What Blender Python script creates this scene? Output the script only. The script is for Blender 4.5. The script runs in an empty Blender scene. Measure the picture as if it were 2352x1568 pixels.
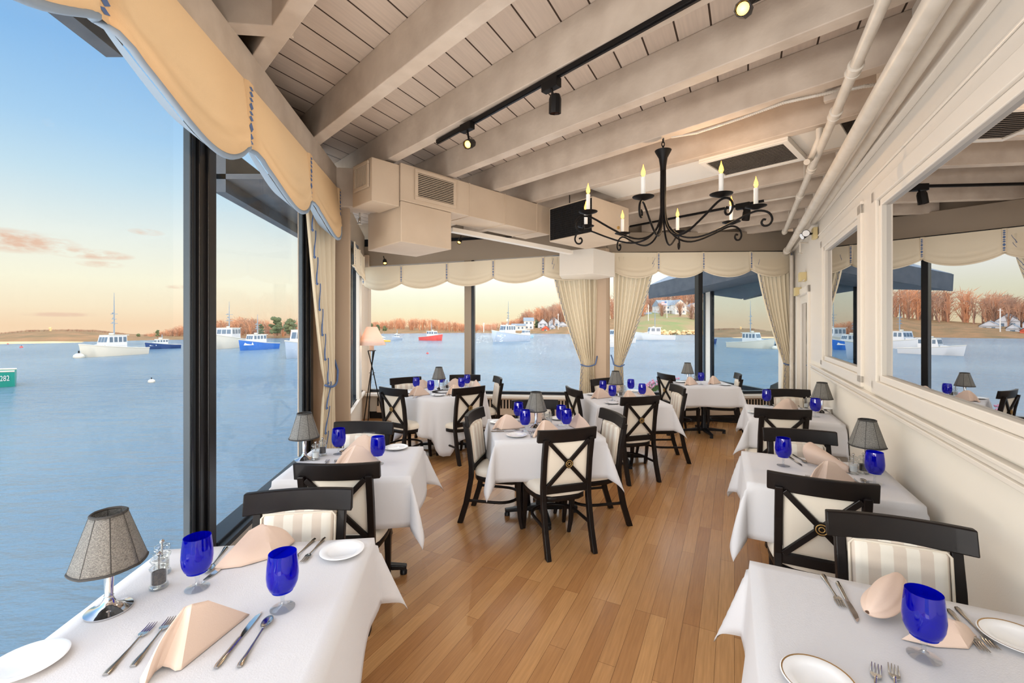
import bpy, bmesh, math, random
from mathutils import Vector, Matrix
random.seed(7)
PI = math.pi
sc = bpy.context.scene
COL = sc.collection
F, CX, HZ, CZ = 1020.0, 1176.0, 745.0, 1.7      # focal length in px, principal x, horizon row, eye height

def hit_z(px, py, z):                            # viewing ray meets the level plane at height z
    t = (z - CZ) * F / (HZ - py)
    return Vector(((px - CX) / F * t, t, z))
def hit_y(px, py, y):
    return Vector(((px - CX) / F * y, y, CZ + (HZ - py) / F * y))
def hit_w(px, py, a, b):                         # viewing ray meets the upright plane over the line x = a + b*y
    k = (px - CX) / F
    y = a / (k - b)
    return Vector((k * y, y, CZ + (HZ - py) / F * y))

def lin(v):
    v /= 255.0
    return v / 12.92 if v <= 0.04045 else ((v + 0.055) / 1.055) ** 2.4
def C(r, g, b, a=1.0):
    return (lin(r), lin(g), lin(b), a)

# ---------------------------------------------------------------- mesh builder
class MB:
    def __init__(s):
        s.v, s.f, s.m = [], [], []
        s.mi = 0
    def add(s, vs, fs, M=None):
        b = len(s.v)
        s.v += [tuple(M @ Vector(p)) if M else tuple(p) for p in vs]
        s.f += [tuple(b + i for i in f) for f in fs]
        s.m += [s.mi] * len(fs)
        return s
    def box(s, c, d, M=None, rz=0.0):
        x, y, z = (q / 2 for q in d)
        R = Matrix.Translation(c) @ Matrix.Rotation(rz, 4, 'Z')
        if M: R = M @ R
        return s.add([(-x,-y,-z),(x,-y,-z),(x,y,-z),(-x,y,-z),(-x,-y,z),(x,-y,z),(x,y,z),(-x,y,z)],
                     [(0,3,2,1),(4,5,6,7),(0,1,5,4),(1,2,6,5),(2,3,7,6),(3,0,4,7)], R)
    def prism(s, poly, z0, z1, M=None):
        n = len(poly)
        a = sum(poly[i][0]*poly[(i+1) % n][1] - poly[(i+1) % n][0]*poly[i][1] for i in range(n))
        if a < 0: poly = poly[::-1]
        zz0 = z0 if hasattr(z0, '__len__') else [z0]*n
        zz1 = z1 if hasattr(z1, '__len__') else [z1]*n
        vs = [(p[0], p[1], zz0[i]) for i, p in enumerate(poly)] + [(p[0], p[1], zz1[i]) for i, p in enumerate(poly)]
        fs = [tuple(range(n))[::-1], tuple(range(n, 2*n))] + [(i, (i+1) % n, n+(i+1) % n, n+i) for i in range(n)]
        return s.add(vs, fs, M)
    def bar(s, p, q, w, h, up=(0,0,1)):          # box from p to q, w wide, h high
        p, q = Vector(p), Vector(q); d = q - p
        z = d.normalized(); u = Vector(up)
        if abs(z.dot(u)) > .99: u = Vector((0,1,0))
        x = z.cross(u).normalized(); y = x.cross(z).normalized()
        M = Matrix((( *[x[0], y[0], z[0]], 0), (x[1], y[1], z[1], 0), (x[2], y[2], z[2], 0), (0,0,0,1)))
        return s.box((0,0,0), (w, h, d.length), Matrix.Translation((p+q)/2) @ M)
    def tube(s, pts, r, n=8, cap=True, sy=1.0):
        pts = [Vector(p) for p in pts]; k = len(pts)
        rs = r if hasattr(r, '__len__') else [r]*k
        vs, fs = [], []; ref = None
        for i in range(k):
            t = (pts[min(i+1, k-1)] - pts[max(i-1, 0)])
            t = t.normalized() if t.length > 1e-9 else Vector((0,0,1))
            if ref is None:
                ref = Vector((0,0,1)) if abs(t.z) < .9 else Vector((1,0,0))
            x = (ref - t * ref.dot(t)); x = x.normalized() if x.length > 1e-6 else t.orthogonal().normalized()
            ref = x; y = t.cross(x)
            for j in range(n):
                a = 2*PI*j/n
                vs.append(pts[i] + (x*math.cos(a) + y*math.sin(a)*sy)*rs[i])
        for i in range(k-1):
            for j in range(n):
                fs.append((i*n+j, i*n+(j+1) % n, (i+1)*n+(j+1) % n, (i+1)*n+j))
        if cap:
            fs.append(tuple(range(n))[::-1]); fs.append(tuple((k-1)*n+j for j in range(n)))
        return s.add(vs, fs)
    def lathe(s, prof, n=24, c=(0,0,0), M=None, cap=True):
        vs, fs, ids = [], [], []
        for r, z in prof:
            if r < 1e-5:
                ids.append([len(vs)]*n); vs.append((c[0], c[1], c[2]+z)); continue
            ids.append([len(vs)+j for j in range(n)])
            for j in range(n):
                a = 2*PI*j/n
                vs.append((c[0]+r*math.cos(a), c[1]+r*math.sin(a), c[2]+z))
        for i in range(len(prof)-1):
            a, b = ids[i], ids[i+1]
            for j in range(n):
                k = (j+1) % n
                q = []
                for x in (a[j], a[k], b[k], b[j]):
                    if x not in q: q.append(x)
                if len(q) > 2: fs.append(tuple(q))
        if cap and prof[0][0] > 1e-4: fs.append(tuple(ids[0])[::-1])
        if cap and prof[-1][0] > 1e-4: fs.append(tuple(ids[-1]))
        return s.add(vs, fs, M)
    def grid(s, fn, nu, nv, M=None):             # fn(u, v) -> point, u and v from 0 to 1
        vs = [fn(i/nu, j/nv) for j in range(nv+1) for i in range(nu+1)]
        fs = [(j*(nu+1)+i, j*(nu+1)+i+1, (j+1)*(nu+1)+i+1, (j+1)*(nu+1)+i) for j in range(nv) for i in range(nu)]
        return s.add(vs, fs, M)
    def ico(s, c, r, sub=1, jit=0.0, sq=(1,1,1), rnd=random):
        bm = bmesh.new(); bmesh.ops.create_icosphere(bm, subdivisions=sub, radius=1.0)
        vs = []
        for v in bm.verts:
            k = r * (1 + rnd.uniform(-jit, jit))
            vs.append((c[0]+v.co.x*k*sq[0], c[1]+v.co.y*k*sq[1], c[2]+v.co.z*k*sq[2]))
        fs = [tuple(v.index for v in f.verts) for f in bm.faces]; bm.free()
        return s.add(vs, fs)
    def build(s, name, mats, parent=None, smooth=0, bevel=0.0, solid=0.0, subsurf=0, weld=False):
        me = bpy.data.meshes.new(name)
        me.from_pydata(s.v, [], s.f)
        if not isinstance(mats, (list, tuple)): mats = [mats]
        for m in mats: me.materials.append(m)
        me.polygons.foreach_set('material_index', s.m)
        bm = bmesh.new(); bm.from_mesh(me)
        if weld: bmesh.ops.remove_doubles(bm, verts=bm.verts, dist=1e-5)
        if solid == 0 and not weld == 'open': bmesh.ops.recalc_face_normals(bm, faces=bm.faces)
        bm.to_mesh(me); bm.free()
        me.update()
        o = bpy.data.objects.new(name, me); COL.objects.link(o)
        if parent: o.parent = parent
        if smooth:
            me.polygons.foreach_set('use_smooth', [True]*len(me.polygons))
            if smooth < 180: me.set_sharp_from_angle(angle=math.radians(smooth))
        if solid:
            md = o.modifiers.new('solid', 'SOLIDIFY'); md.thickness = solid; md.offset = 0
        if bevel:
            md = o.modifiers.new('bevel', 'BEVEL'); md.width = bevel; md.segments = 2; md.limit_method = 'ANGLE'
        if subsurf:
            md = o.modifiers.new('sub', 'SUBSURF'); md.levels = md.render_levels = subsurf
        return o

def tag(o, label, cat, group=None, kind=None):
    o['label'] = label; o['category'] = cat
    if group: o['group'] = group
    if kind: o['kind'] = kind
    return o
def thing(name, label, cat, loc=(0,0,0), rz=0.0, group=None):
    o = bpy.data.objects.new(name, None); COL.objects.link(o)
    o.location = loc; o.rotation_euler = (0, 0, rz); o.empty_display_size = .05
    return tag(o, label, cat, group)
def struct(o):
    o['kind'] = 'structure'; return o
def dup(root, loc, rz, label, group=None):
    r = root.copy(); COL.objects.link(r); r.location = loc; r.rotation_euler = (0, 0, rz)
    r['label'] = label
    if group: r['group'] = group
    for ch in list(root.children):
        c = ch.copy(); COL.objects.link(c); c.parent = r
        for g in list(ch.children):
            d = g.copy(); COL.objects.link(d); d.parent = c
    return r
class Kind:                                      # first use places the prototype itself, later uses copy it
    def __init__(s, make): s.make, s.proto = make, None
    def put(s, loc, rz, label, group=None):
        if s.proto is None:
            s.proto = s.make(); o = s.proto
            o.location = loc; o.rotation_euler = (0, 0, rz); o['label'] = label
            if group: o['group'] = group
            return o
        return dup(s.proto, loc, rz, label, group)

# ---------------------------------------------------------------- materials
def mat(name, col, rough=.6, metal=0.0, spec=.5, noise=None, bump=None, emit=None, trans=0, ior=1.45, coat=0, sheen=0):
    m = bpy.data.materials.new(name); m.use_nodes = True
    nt = m.node_tree; N = nt.nodes; L = nt.links
    b = N['Principled BSDF']
    b.inputs['Base Color'].default_value = col
    b.inputs['Roughness'].default_value = rough
    b.inputs['Metallic'].default_value = metal
    b.inputs['Specular IOR Level'].default_value = spec
    b.inputs['IOR'].default_value = ior
    b.inputs['Transmission Weight'].default_value = trans
    b.inputs['Coat Weight'].default_value = coat
    b.inputs['Sheen Weight'].default_value = sheen
    if emit:
        b.inputs['Emission Color'].default_value = emit[0]; b.inputs['Emission Strength'].default_value = emit[1]
    if noise or bump:
        tc = N.new('ShaderNodeTexCoord')
    if noise:                                    # (scale, second colour, contrast low, high)
        t = N.new('ShaderNodeTexNoise'); t.inputs['Scale'].default_value = noise[0]; t.inputs['Detail'].default_value = 5
        L.new(tc.outputs['Object'], t.inputs['Vector'])
        r = N.new('ShaderNodeValToRGB'); r.color_ramp.elements[0].color = noise[1]; r.color_ramp.elements[1].color = col
        r.color_ramp.elements[0].position = noise[2] if len(noise) > 2 else .3
        r.color_ramp.elements[1].position = noise[3] if len(noise) > 3 else .7
        L.new(t.outputs['Fac'], r.inputs['Fac']); L.new(r.outputs['Color'], b.inputs['Base Color'])
    if bump:                                     # (scale, strength)
        t = N.new('ShaderNodeTexNoise'); t.inputs['Scale'].default_value = bump[0]; t.inputs['Detail'].default_value = 4
        L.new(tc.outputs['Object'], t.inputs['Vector'])
        bn = N.new('ShaderNodeBump'); bn.inputs['Strength'].default_value = bump[1]; bn.inputs['Distance'].default_value = .01
        L.new(t.outputs['Fac'], bn.inputs['Height']); L.new(bn.outputs['Normal'], b.inputs['Normal'])
    return m

def sheet_mat(name, col, trans, rough=.8, bump=None):   # thin cloth: part of the light passes through
    m = mat(name, col, rough, bump=bump, spec=.15)
    nt = m.node_tree; N = nt.nodes; L = nt.links
    b = N['Principled BSDF']; out = N['Material Output']
    t = N.new('ShaderNodeBsdfTranslucent'); t.inputs['Color'].default_value = col
    mx = N.new('ShaderNodeMixShader'); mx.inputs['Fac'].default_value = trans
    L.new(b.outputs[0], mx.inputs[1]); L.new(t.outputs[0], mx.inputs[2]); L.new(mx.outputs[0], out.inputs['Surface'])
    return m

def pane_mat(name, tint, refl_col, ior=1.45, base=0.0, graze=.8):  # window pane: clear, with a Fresnel reflection
    m = bpy.data.materials.new(name); m.use_nodes = True
    nt = m.node_tree; N = nt.nodes; L = nt.links; N.remove(N['Principled BSDF'])
    t = N.new('ShaderNodeBsdfTransparent'); t.inputs['Color'].default_value = tint
    g = N.new('ShaderNodeBsdfGlossy'); g.inputs['Roughness'].default_value = 0.0; g.inputs['Color'].default_value = refl_col
    lw = N.new('ShaderNodeLayerWeight'); lw.inputs['Blend'].default_value = .5
    pw = N.new('ShaderNodeMath'); pw.operation = 'POWER'; pw.inputs[1].default_value = 5.0
    L.new(lw.outputs['Facing'], pw.inputs[0])
    ad = N.new('ShaderNodeMath'); ad.operation = 'MULTIPLY_ADD'; ad.use_clamp = True
    ad.inputs[1].default_value = graze; ad.inputs[2].default_value = base + .03
    L.new(pw.outputs[0], ad.inputs[0])
    mx = N.new('ShaderNodeMixShader')
    L.new(ad.outputs[0], mx.inputs['Fac']); L.new(t.outputs[0], mx.inputs[1]); L.new(g.outputs[0], mx.inputs[2])
    L.new(mx.outputs[0], N['Material Output'].inputs['Surface'])
    return m

def tinted_glass(name, tint, body, k_body, rough=.03):   # coloured table glass
    m = pane_mat(name, tint, (1,1,1,1), 1.5, .02)
    nt = m.node_tree; N = nt.nodes; L = nt.links
    out = N['Material Output']; src = out.inputs['Surface'].links[0].from_node
    d = N.new('ShaderNodeBsdfTranslucent'); d.inputs['Color'].default_value = body
    d2 = N.new('ShaderNodeBsdfDiffuse'); d2.inputs['Color'].default_value = body
    a = N.new('ShaderNodeMixShader'); a.inputs['Fac'].default_value = .5
    L.new(d.outputs[0], a.inputs[1]); L.new(d2.outputs[0], a.inputs[2])
    b = N.new('ShaderNodeMixShader'); b.inputs['Fac'].default_value = k_body
    tr = [n for n in N if n.type == 'BSDF_TRANSPARENT'][0]
    L.new(tr.outputs[0], b.inputs[1]); L.new(a.outputs[0], b.inputs[2])
    L.new(b.outputs[0], src.inputs[1])
    return m

def coords(N, L, rz=0.0, kind='Object'):
    tc = N.new('ShaderNodeTexCoord'); mp = N.new('ShaderNodeMapping')
    mp.inputs['Rotation'].default_value = (0, 0, rz)
    L.new(tc.outputs[kind], mp.inputs['Vector'])
    return mp.outputs['Vector']

def plank_mat(name, c1, c2, cgap, width, length, rz, rough, grain, gap=.004, coat=0.0, grain_amt=.35):
    m = mat(name, c1, rough, coat=coat)
    nt = m.node_tree; N = nt.nodes; L = nt.links; b = N['Principled BSDF']
    b.inputs['Coat Roughness'].default_value = .22
    v = coords(N, L, rz)
    br = N.new('ShaderNodeTexBrick'); br.offset = .37; br.offset_frequency = 3
    br.inputs['Scale'].default_value = 1.0
    br.inputs['Brick Width'].default_value = length; br.inputs['Row Height'].default_value = width
    br.inputs['Mortar Size'].default_value = gap; br.inputs['Mortar Smooth'].default_value = .1
    br.inputs['Color1'].default_value = c1; br.inputs['Color2'].default_value = c2; br.inputs['Mortar'].default_value = cgap
    L.new(v, br.inputs['Vector'])
    st = N.new('ShaderNodeMapping'); st.inputs['Scale'].default_value = (1.5, 28, 1)
    L.new(v, st.inputs['Vector'])
    n = N.new('ShaderNodeTexNoise'); n.inputs['Scale'].default_value = grain; n.inputs['Detail'].default_value = 6
    L.new(st.outputs[0], n.inputs['Vector'])
    big = N.new('ShaderNodeTexNoise'); big.inputs['Scale'].default_value = .9; L.new(v, big.inputs['Vector'])
    mm = N.new('ShaderNodeMath'); mm.operation = 'MULTIPLY_ADD'; mm.inputs[1].default_value = .5
    L.new(big.outputs['Fac'], mm.inputs[0]); L.new(n.outputs['Fac'], mm.inputs[2])
    hs = N.new('ShaderNodeMapRange'); hs.inputs['From Min'].default_value = .45; hs.inputs['From Max'].default_value = 1.05
    hs.inputs['To Min'].default_value = 1 - grain_amt; hs.inputs['To Max'].default_value = 1 + grain_amt*.5
    L.new(mm.outputs[0], hs.inputs['Value'])
    hv = N.new('ShaderNodeHueSaturation'); L.new(hs.outputs[0], hv.inputs['Value'])
    L.new(br.outputs['Color'], hv.inputs['Color']); L.new(hv.outputs['Color'], b.inputs['Base Color'])
    bp = N.new('ShaderNodeBump'); bp.inputs['Strength'].default_value = .35; bp.inputs['Distance'].default_value = .004; bp.invert = True
    L.new(br.outputs['Fac'], bp.inputs['Height']); L.new(bp.outputs['Normal'], b.inputs['Normal'])
    rr = N.new('ShaderNodeMapRange'); rr.inputs['To Min'].default_value = rough*.8; rr.inputs['To Max'].default_value = rough*1.35
    L.new(big.outputs['Fac'], rr.inputs['Value']); L.new(rr.outputs[0], b.inputs['Roughness'])
    return m

def stripe_mat(name, c1, c2, width, axis=0, sharp=True):
    m = mat(name, c1, .8, spec=.2)
    nt = m.node_tree; N = nt.nodes; L = nt.links; b = N['Principled BSDF']
    tc = N.new('ShaderNodeTexCoord'); sp = N.new('ShaderNodeSeparateXYZ'); L.new(tc.outputs['Object'], sp.inputs[0])
    a = N.new('ShaderNodeMath'); a.operation = 'MULTIPLY_ADD'; a.inputs[1].default_value = PI/width; a.inputs[2].default_value = PI/2
    L.new(sp.outputs[axis], a.inputs[0])
    s = N.new('ShaderNodeMath'); s.operation = 'SINE'; L.new(a.outputs[0], s.inputs[0])
    r = N.new('ShaderNodeValToRGB'); r.color_ramp.elements[0].position = .46; r.color_ramp.elements[1].position = .54
    r.color_ramp.elements[0].color = c1; r.color_ramp.elements[1].color = c2
    ma = N.new('ShaderNodeMath'); ma.operation = 'MULTIPLY_ADD'; ma.inputs[1].default_value = .5; ma.inputs[2].default_value = .5
    L.new(s.outputs[0], ma.inputs[0]); L.new(ma.outputs[0], r.inputs['Fac']); L.new(r.outputs['Color'], b.inputs['Base Color'])
    n = N.new('ShaderNodeTexNoise'); n.inputs['Scale'].default_value = 380; L.new(tc.outputs['Object'], n.inputs['Vector'])
    bn = N.new('ShaderNodeBump'); bn.inputs['Strength'].default_value = .15; bn.inputs['Distance'].default_value = .003
    L.new(n.outputs['Fac'], bn.inputs['Height']); L.new(bn.outputs['Normal'], b.inputs['Normal'])
    return m

def weave_mat(name, c1, c2):                     # wound cord lampshade
    m = mat(name, c1, .55, spec=.6)
    nt = m.node_tree; N = nt.nodes; L = nt.links; b = N['Principled BSDF']
    tc = N.new('ShaderNodeTexCoord')
    w = N.new('ShaderNodeTexWave'); w.wave_type = 'BANDS'; w.bands_direction = 'Z'
    w.inputs['Scale'].default_value = 95; w.inputs['Distortion'].default_value = 2.5; w.inputs['Detail'].default_value = 3
    w.inputs['Detail Scale'].default_value = 4
    L.new(tc.outputs['Object'], w.inputs['Vector'])
    n = N.new('ShaderNodeTexNoise'); n.inputs['Scale'].default_value = 240; L.new(tc.outputs['Object'], n.inputs['Vector'])
    mu = N.new('ShaderNodeMath'); mu.operation = 'MULTIPLY'; L.new(w.outputs['Fac'], mu.inputs[0]); L.new(n.outputs['Fac'], mu.inputs[1])
    r = N.new('ShaderNodeValToRGB'); r.color_ramp.elements[0].color = c2; r.color_ramp.elements[1].color = c1
    r.color_ramp.elements[0].position = .08; r.color_ramp.elements[1].position = .5
    L.new(mu.outputs[0], r.inputs['Fac']); L.new(r.outputs['Color'], b.inputs['Base Color'])
    bn = N.new('ShaderNodeBump'); bn.inputs['Strength'].default_value = .6; bn.inputs['Distance'].default_value = .003
    L.new(mu.outputs[0], bn.inputs['Height']); L.new(bn.outputs['Normal'], b.inputs['Normal'])
    return m

M = {}
M['paint'] = mat('white_paint', C(205,188,168), .5, noise=(3, C(186,168,148), .3, .75), bump=(40, .08))
M['beam'] = mat('beam_paint', C(203,186,168), .55, noise=(5, C(180,162,144), .25, .7), bump=(18, .25))
M['duct'] = mat('duct_paint', C(205,184,160), .5, noise=(2, C(192,170,146)))
M['trimw'] = mat('trim_paint', C(226,216,202), .35)
M['cream'] = mat('cream_wall', C(234,225,210), .6, bump=(120, .05))
M['brownpost'] = mat('post_paint', C(190,165,140), .5)
M['header'] = mat('dark_header', C(150,134,116), .6)  # dark brown-grey board colour
M['black'] = mat('black_metal', C(26,26,28), .35, .3)
M['frame'] = mat('dark_frame', C(38,42,48), .3, .5)
M['alu'] = mat('grey_aluminium', C(58,66,72), .5, .2)
M['iron'] = mat('black_iron', C(22,20,20), .5, .4)
M['wood'] = mat('ebony_wood', C(26,19,16), .45, spec=.3, coat=.05, noise=(14, C(20,15,14)))
M['fabric'] = mat('cream_fabric', C(226,214,196), .85, spec=.15, bump=(300, .15))
M['stripe'] = stripe_mat('striped_fabric', C(232,222,206), C(216,199,181), .042)
M['piping'] = mat('piping_cloth', C(222,208,188), .8)
M['gold'] = mat('old_gold', C(206,166,100), .35, .6)
M['cloth'] = sheet_mat('table_linen', C(218,214,213), .12, .85, bump=(260, .1))
M['napkin'] = sheet_mat('napkin_linen', C(226,199,180), .15, .8, bump=(260, .08))
M['cobalt'] = tinted_glass('cobalt_glass', C(70,95,250), C(6,10,190), .42)
M['clear'] = pane_mat('clear_glass', (.91,.93,.95,1), (1,1,1,1), 1.5, .10)
M['acrylic'] = pane_mat('acrylic', (.86,.88,.88,1), (1,1,1,1), 1.6, .12)
M['chrome'] = mat('chrome', C(225,225,228), .08, 1)
M['steel'] = mat('cutlery_steel', C(205,203,200), .16, 1)
M['china'] = mat('white_china', C(240,238,236), .12, coat=.5)
M['goldrim'] = mat('gold_rim', C(170,135,90), .3, .6)
M['shade'] = weave_mat('cord_shade', C(158,154,146), C(64,62,60))
M['shaderib'] = mat('shade_rib', C(58,56,54), .7)
M['pepper'] = mat('peppercorns', C(30,26,24), .8, noise=(160, C(70,60,52), .45, .55))
M['salt'] = mat('salt_grains', C(232,230,226), .8)
M['valance'] = sheet_mat('valance_cloth', C(228,210,182), .22, .85, bump=(160, .12))
M['curtain'] = sheet_mat('curtain_cloth', C(226,210,182), .3, .85, bump=(160, .15))
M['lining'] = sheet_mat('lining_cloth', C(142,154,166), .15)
M['valance_glow'] = sheet_mat('glow_tinted_valance', C(226,190,146), .22, .85, bump=(160, .12))  # orange sunset glow on the left valance is put into the cloth colour
M['blue'] = mat('blue_embroidery', C(88,110,150), .8)
M['plastic'] = mat('ivory_plastic', C(206,186,136), .5)
M['pipe'] = mat('painted_pipe', C(214,203,188), .4, noise=(9, C(200,188,172)))
M['darkhole'] = mat('vent_dark', C(24,20,17), .9)
M['candle'] = mat('candle_tube', C(240,236,228), .5)
M['flame'] = mat('flame_bulb', C(255,190,90), .3, emit=(C(255,165,60), 6.0))
M['lamp_on'] = mat('lit_lamp', C(255,220,150), .3, emit=(C(255,190,95), 4.5))
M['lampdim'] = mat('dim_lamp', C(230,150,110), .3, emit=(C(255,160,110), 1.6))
M['floorshade'] = sheet_mat('paper_shade', C(250,225,210), .55)
M['floor'] = plank_mat('oak_floor', C(190,141,90), C(160,110,66), C(110,74,42), .088, 1.35, -math.radians(63.4), .24, 3.2, .0010, .4, .22)
M['planks'] = plank_mat('ceiling_planks', C(205,186,168), C(198,178,160), C(60,45,35), .205, 40, -math.radians(62), .6, 2.0, .006, 0, .12)
M['pane'] = pane_mat('window_pane', (.985,.99,.99,1), (.9,.95,1,1), 1.35, -.028, .3)
M['mirrorpane'] = pane_mat('dark_backed_pane', (.08,.075,.07,1), (.72,.72,.73,1), 1.5, .9)
M['wingpane'] = pane_mat('wing_pane', (.35,.42,.45,1), (.85,.95,1,1), 1.5, .72)
M['roofeave'] = mat('slate_eave', C(92,94,98), .6, noise=(6, C(76,80,86)))
M['roofslate'] = mat('roof_slate', C(140,148,156), .7, noise=(12, C(110,120,130)))
BACKGLOW = 2.6
ZENITH = 1.0
RIGHTSKY = .5
EXPO = 0.0
AMB = .6
AREAS = [('fill_lamp_behind', (-.6,-3.2,.9), (1.2,4.0,2.2), 2.5, 60, (1,.97,.95), .9),  # added fill lamp behind the camera, brightens the room
         ('fill_lamp_left', (-3.4,-2.2,1.35), (2.2,2.2,.8), 2.4, 180, (1,.98,.96), .8),  # added lamp outside the left glass to lift the right wall
         ('low_fill_left', (-2.6,1.6,-.45), (2.2,3.4,2.4), 3.0, 60, (1,.95,.90), .8),  # added lamp hidden below the left sill, brightens wall and ceiling
         ('low_fill_back', (-.3,9.3,-.55), (.6,3.6,3.4), 4.0, 50, (1,.94,.88), .9)]  # added lamp hidden below the back sill, brightens the ceiling
# ---------------------------------------------------------------- room shell
LW = (-1.30, -.13)        # left glass line  x = a + b*y
RW = (1.06, .4996)        # right wall line
def LX(y, d=0.0): return LW[0] + LW[1]*y + d
def RX(y, d=0.0): return RW[0] + RW[1]*y + d
A0, A1 = Vector((-2.72, 8.1)), Vector((1.63, 7.65))      # back window wall A
B0, B1 = Vector((1.63, 7.65)), Vector((5.03, 7.95))      # back window wall B
SILL = .47
CEIL = 3.58

def wall_run(p, q, t, z0, z1, name, m, inset=0.0):        # slab along p->q, thickness t to the left of travel
    p, q = Vector(p), Vector(q); d = (q-p).normalized(); n = Vector((-d.y, d.x))
    b = MB().prism([p+n*inset, q+n*inset, q+n*(inset+t), p+n*(inset+t)], z0, z1)
    return b, name, m
def wall(p, q, t, z0, z1, name, m):
    b, nm, mm = wall_run(p, q, t, z0, z1, name, m)
    return struct(b.build(nm, mm))

floor = struct(MB().prism([(-1.35,-1.6),(.3,-1.6),(5.2,8.2),(1.6,7.8),(-2.9,8.3),(-2.1,4.9)], -.12, 0).build('floor', M['floor']))
ceil = struct(MB().prism([(-1.75,-1.6),(.75,-1.6),(5.75,8.4),(1.6,8.2),(-3.2,8.6),(-2.6,5.0)], CEIL, CEIL+.1).build('ceiling', M['planks']))

# knee walls under the glass
wall((LX(-1.6), -1.6), (LX(4.6), 4.6), .14, 0, SILL, 'wall_left', M['cream'])
wall((-1.97,4.9), A0, .14, 0, SILL, 'wall_left_far', M['cream'])
wall(A0, A1, .16, 0, SILL, 'wall_back', M['cream'])
wall(B0, B1, .16, 0, SILL, 'wall_back_right', M['cream'])
struct(MB().prism([(-1.72,-1.6),(.75,-1.6),(.75,-1.66),(-1.72,-1.66)], 3.1, CEIL).build('wall_behind', M['paint']))

# right wall with two interior windows
def rwall(y0, y1, z0, z1, d0=0.0, d1=.12):
    return [(RX(y0)-.894*d0*-1, y0-.447*d0), (RX(y1)+.894*d0, y1-.447*d0), (RX(y1)+.894*d1, y1-.447*d1), (RX(y0)+.894*d1, y0-.447*d1)]
def rbox(b, y0, y1, z0, z1, d0=0.0, d1=.12): b.prism(rwall(y0, y1, z0, z1, d0, d1), z0, z1)
YE = 7.95
b = MB(); rbox(b, -1.6, 6.15, 0, 1.22)
struct(b.build('wall_right', M['cream']))
b = MB(); rbox(b, -1.6, YE, 2.69, CEIL); rbox(b, -1.6, -1.2, 1.22, 2.69); rbox(b, 3.32, 3.64, 1.22, 2.69); rbox(b, 5.30, 6.15, 1.22, 2.69); rbox(b, 7.35, YE, 0, 2.69); rbox(b, 6.15, 7.35, 2.25, 2.69)
struct(b.build('wall_right_upper', M['trimw']))
b = MB(); rbox(b, -1.6, 5.95, 1.10, 1.125, -.035, 0); rbox(b, -1.6, 5.95, 1.125, 1.155, -.022, 0); rbox(b, -1.6, 5.95, 1.155, 1.175, -.04, 0)
struct(b.build('trim_1', M['trimw'], bevel=.004))          # chair rail
b = MB(); rbox(b, -1.6, 7.95, 2.98, 3.06, -.05, 0); rbox(b, -1.6, 5.6, 2.80, 2.82, -.012, 0)
struct(b.build('trim_2', M['trimw'], bevel=.006))          # upper moulding
b = MB(); rbox(b, -1.6, 6.1, 0, .13, -.02, 0)
struct(b.build('baseboard_right', M['trimw'], bevel=.005))
def rwindow(n, y0, y1, label):
    z0, z1 = 1.22, 2.69
    f = MB()
    w = .085
    for (ya, yb, za, zb) in ((y0-.02, y1+.02, z1-w, z1+.02), (y0-.02, y1+.02, z0-.03, z0+w-.02), (y0-.02, y0+w, z0, z1), (y1-w, y1+.02, z0, z1)):
        rbox(f, ya, yb, za, zb, -.022, .03)
    w2 = .05
    for (ya, yb, za, zb) in ((y0+w, y1-w, z1-w-w2, z1-w), (y0+w, y1-w, z0+w-.02, z0+w+w2-.02), (y0+w, y0+w+w2, z0+.06, z1-w), (y1-w-w2, y1-w, z0+.06, z1-w)):
        rbox(f, ya, yb, za, zb, -.004, .045)
    fr = f.build('window_%d' % n, M['trimw'], bevel=.006)
    struct(fr)
    p = MB(); rbox(p, y0+.05, y1-.05, z0+.05, z1-.05, .028, .04)
    p.build('pane', M['mirrorpane'], fr)
    return fr
rwindow(1, -1.18, 3.32, '')
rwindow(2, 3.64, 5.30, '')
# glazed door at the far end of the right wall
d = MB()
for (ya, yb, za, zb) in ((6.15,6.25,0,2.25), (7.25,7.35,0,2.25), (6.15,7.35,2.15,2.25)): rbox(d, ya, yb, za, zb, -.03, .1)
door = struct(d.build('door_1', M['trimw'], bevel=.006))
d = MB()
for (ya, yb, za, zb) in ((6.25,6.37,0,2.15), (7.13,7.25,0,2.15), (6.37,7.13,2.03,2.15), (6.37,7.13,0,.25)): rbox(d, ya, yb, za, zb, .02, .06)
d.build('door_leaf', M['trimw'], door, bevel=.005)
d = MB(); rbox(d, 6.36, 7.14, .24, 2.04, .035, .045); d.build('pane', M['mirrorpane'], door)
d = MB(); rbox(d, 6.28, 6.34, .98, 1.16, .0, .02); d.build('door_handle', M['gold'], door)

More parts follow.
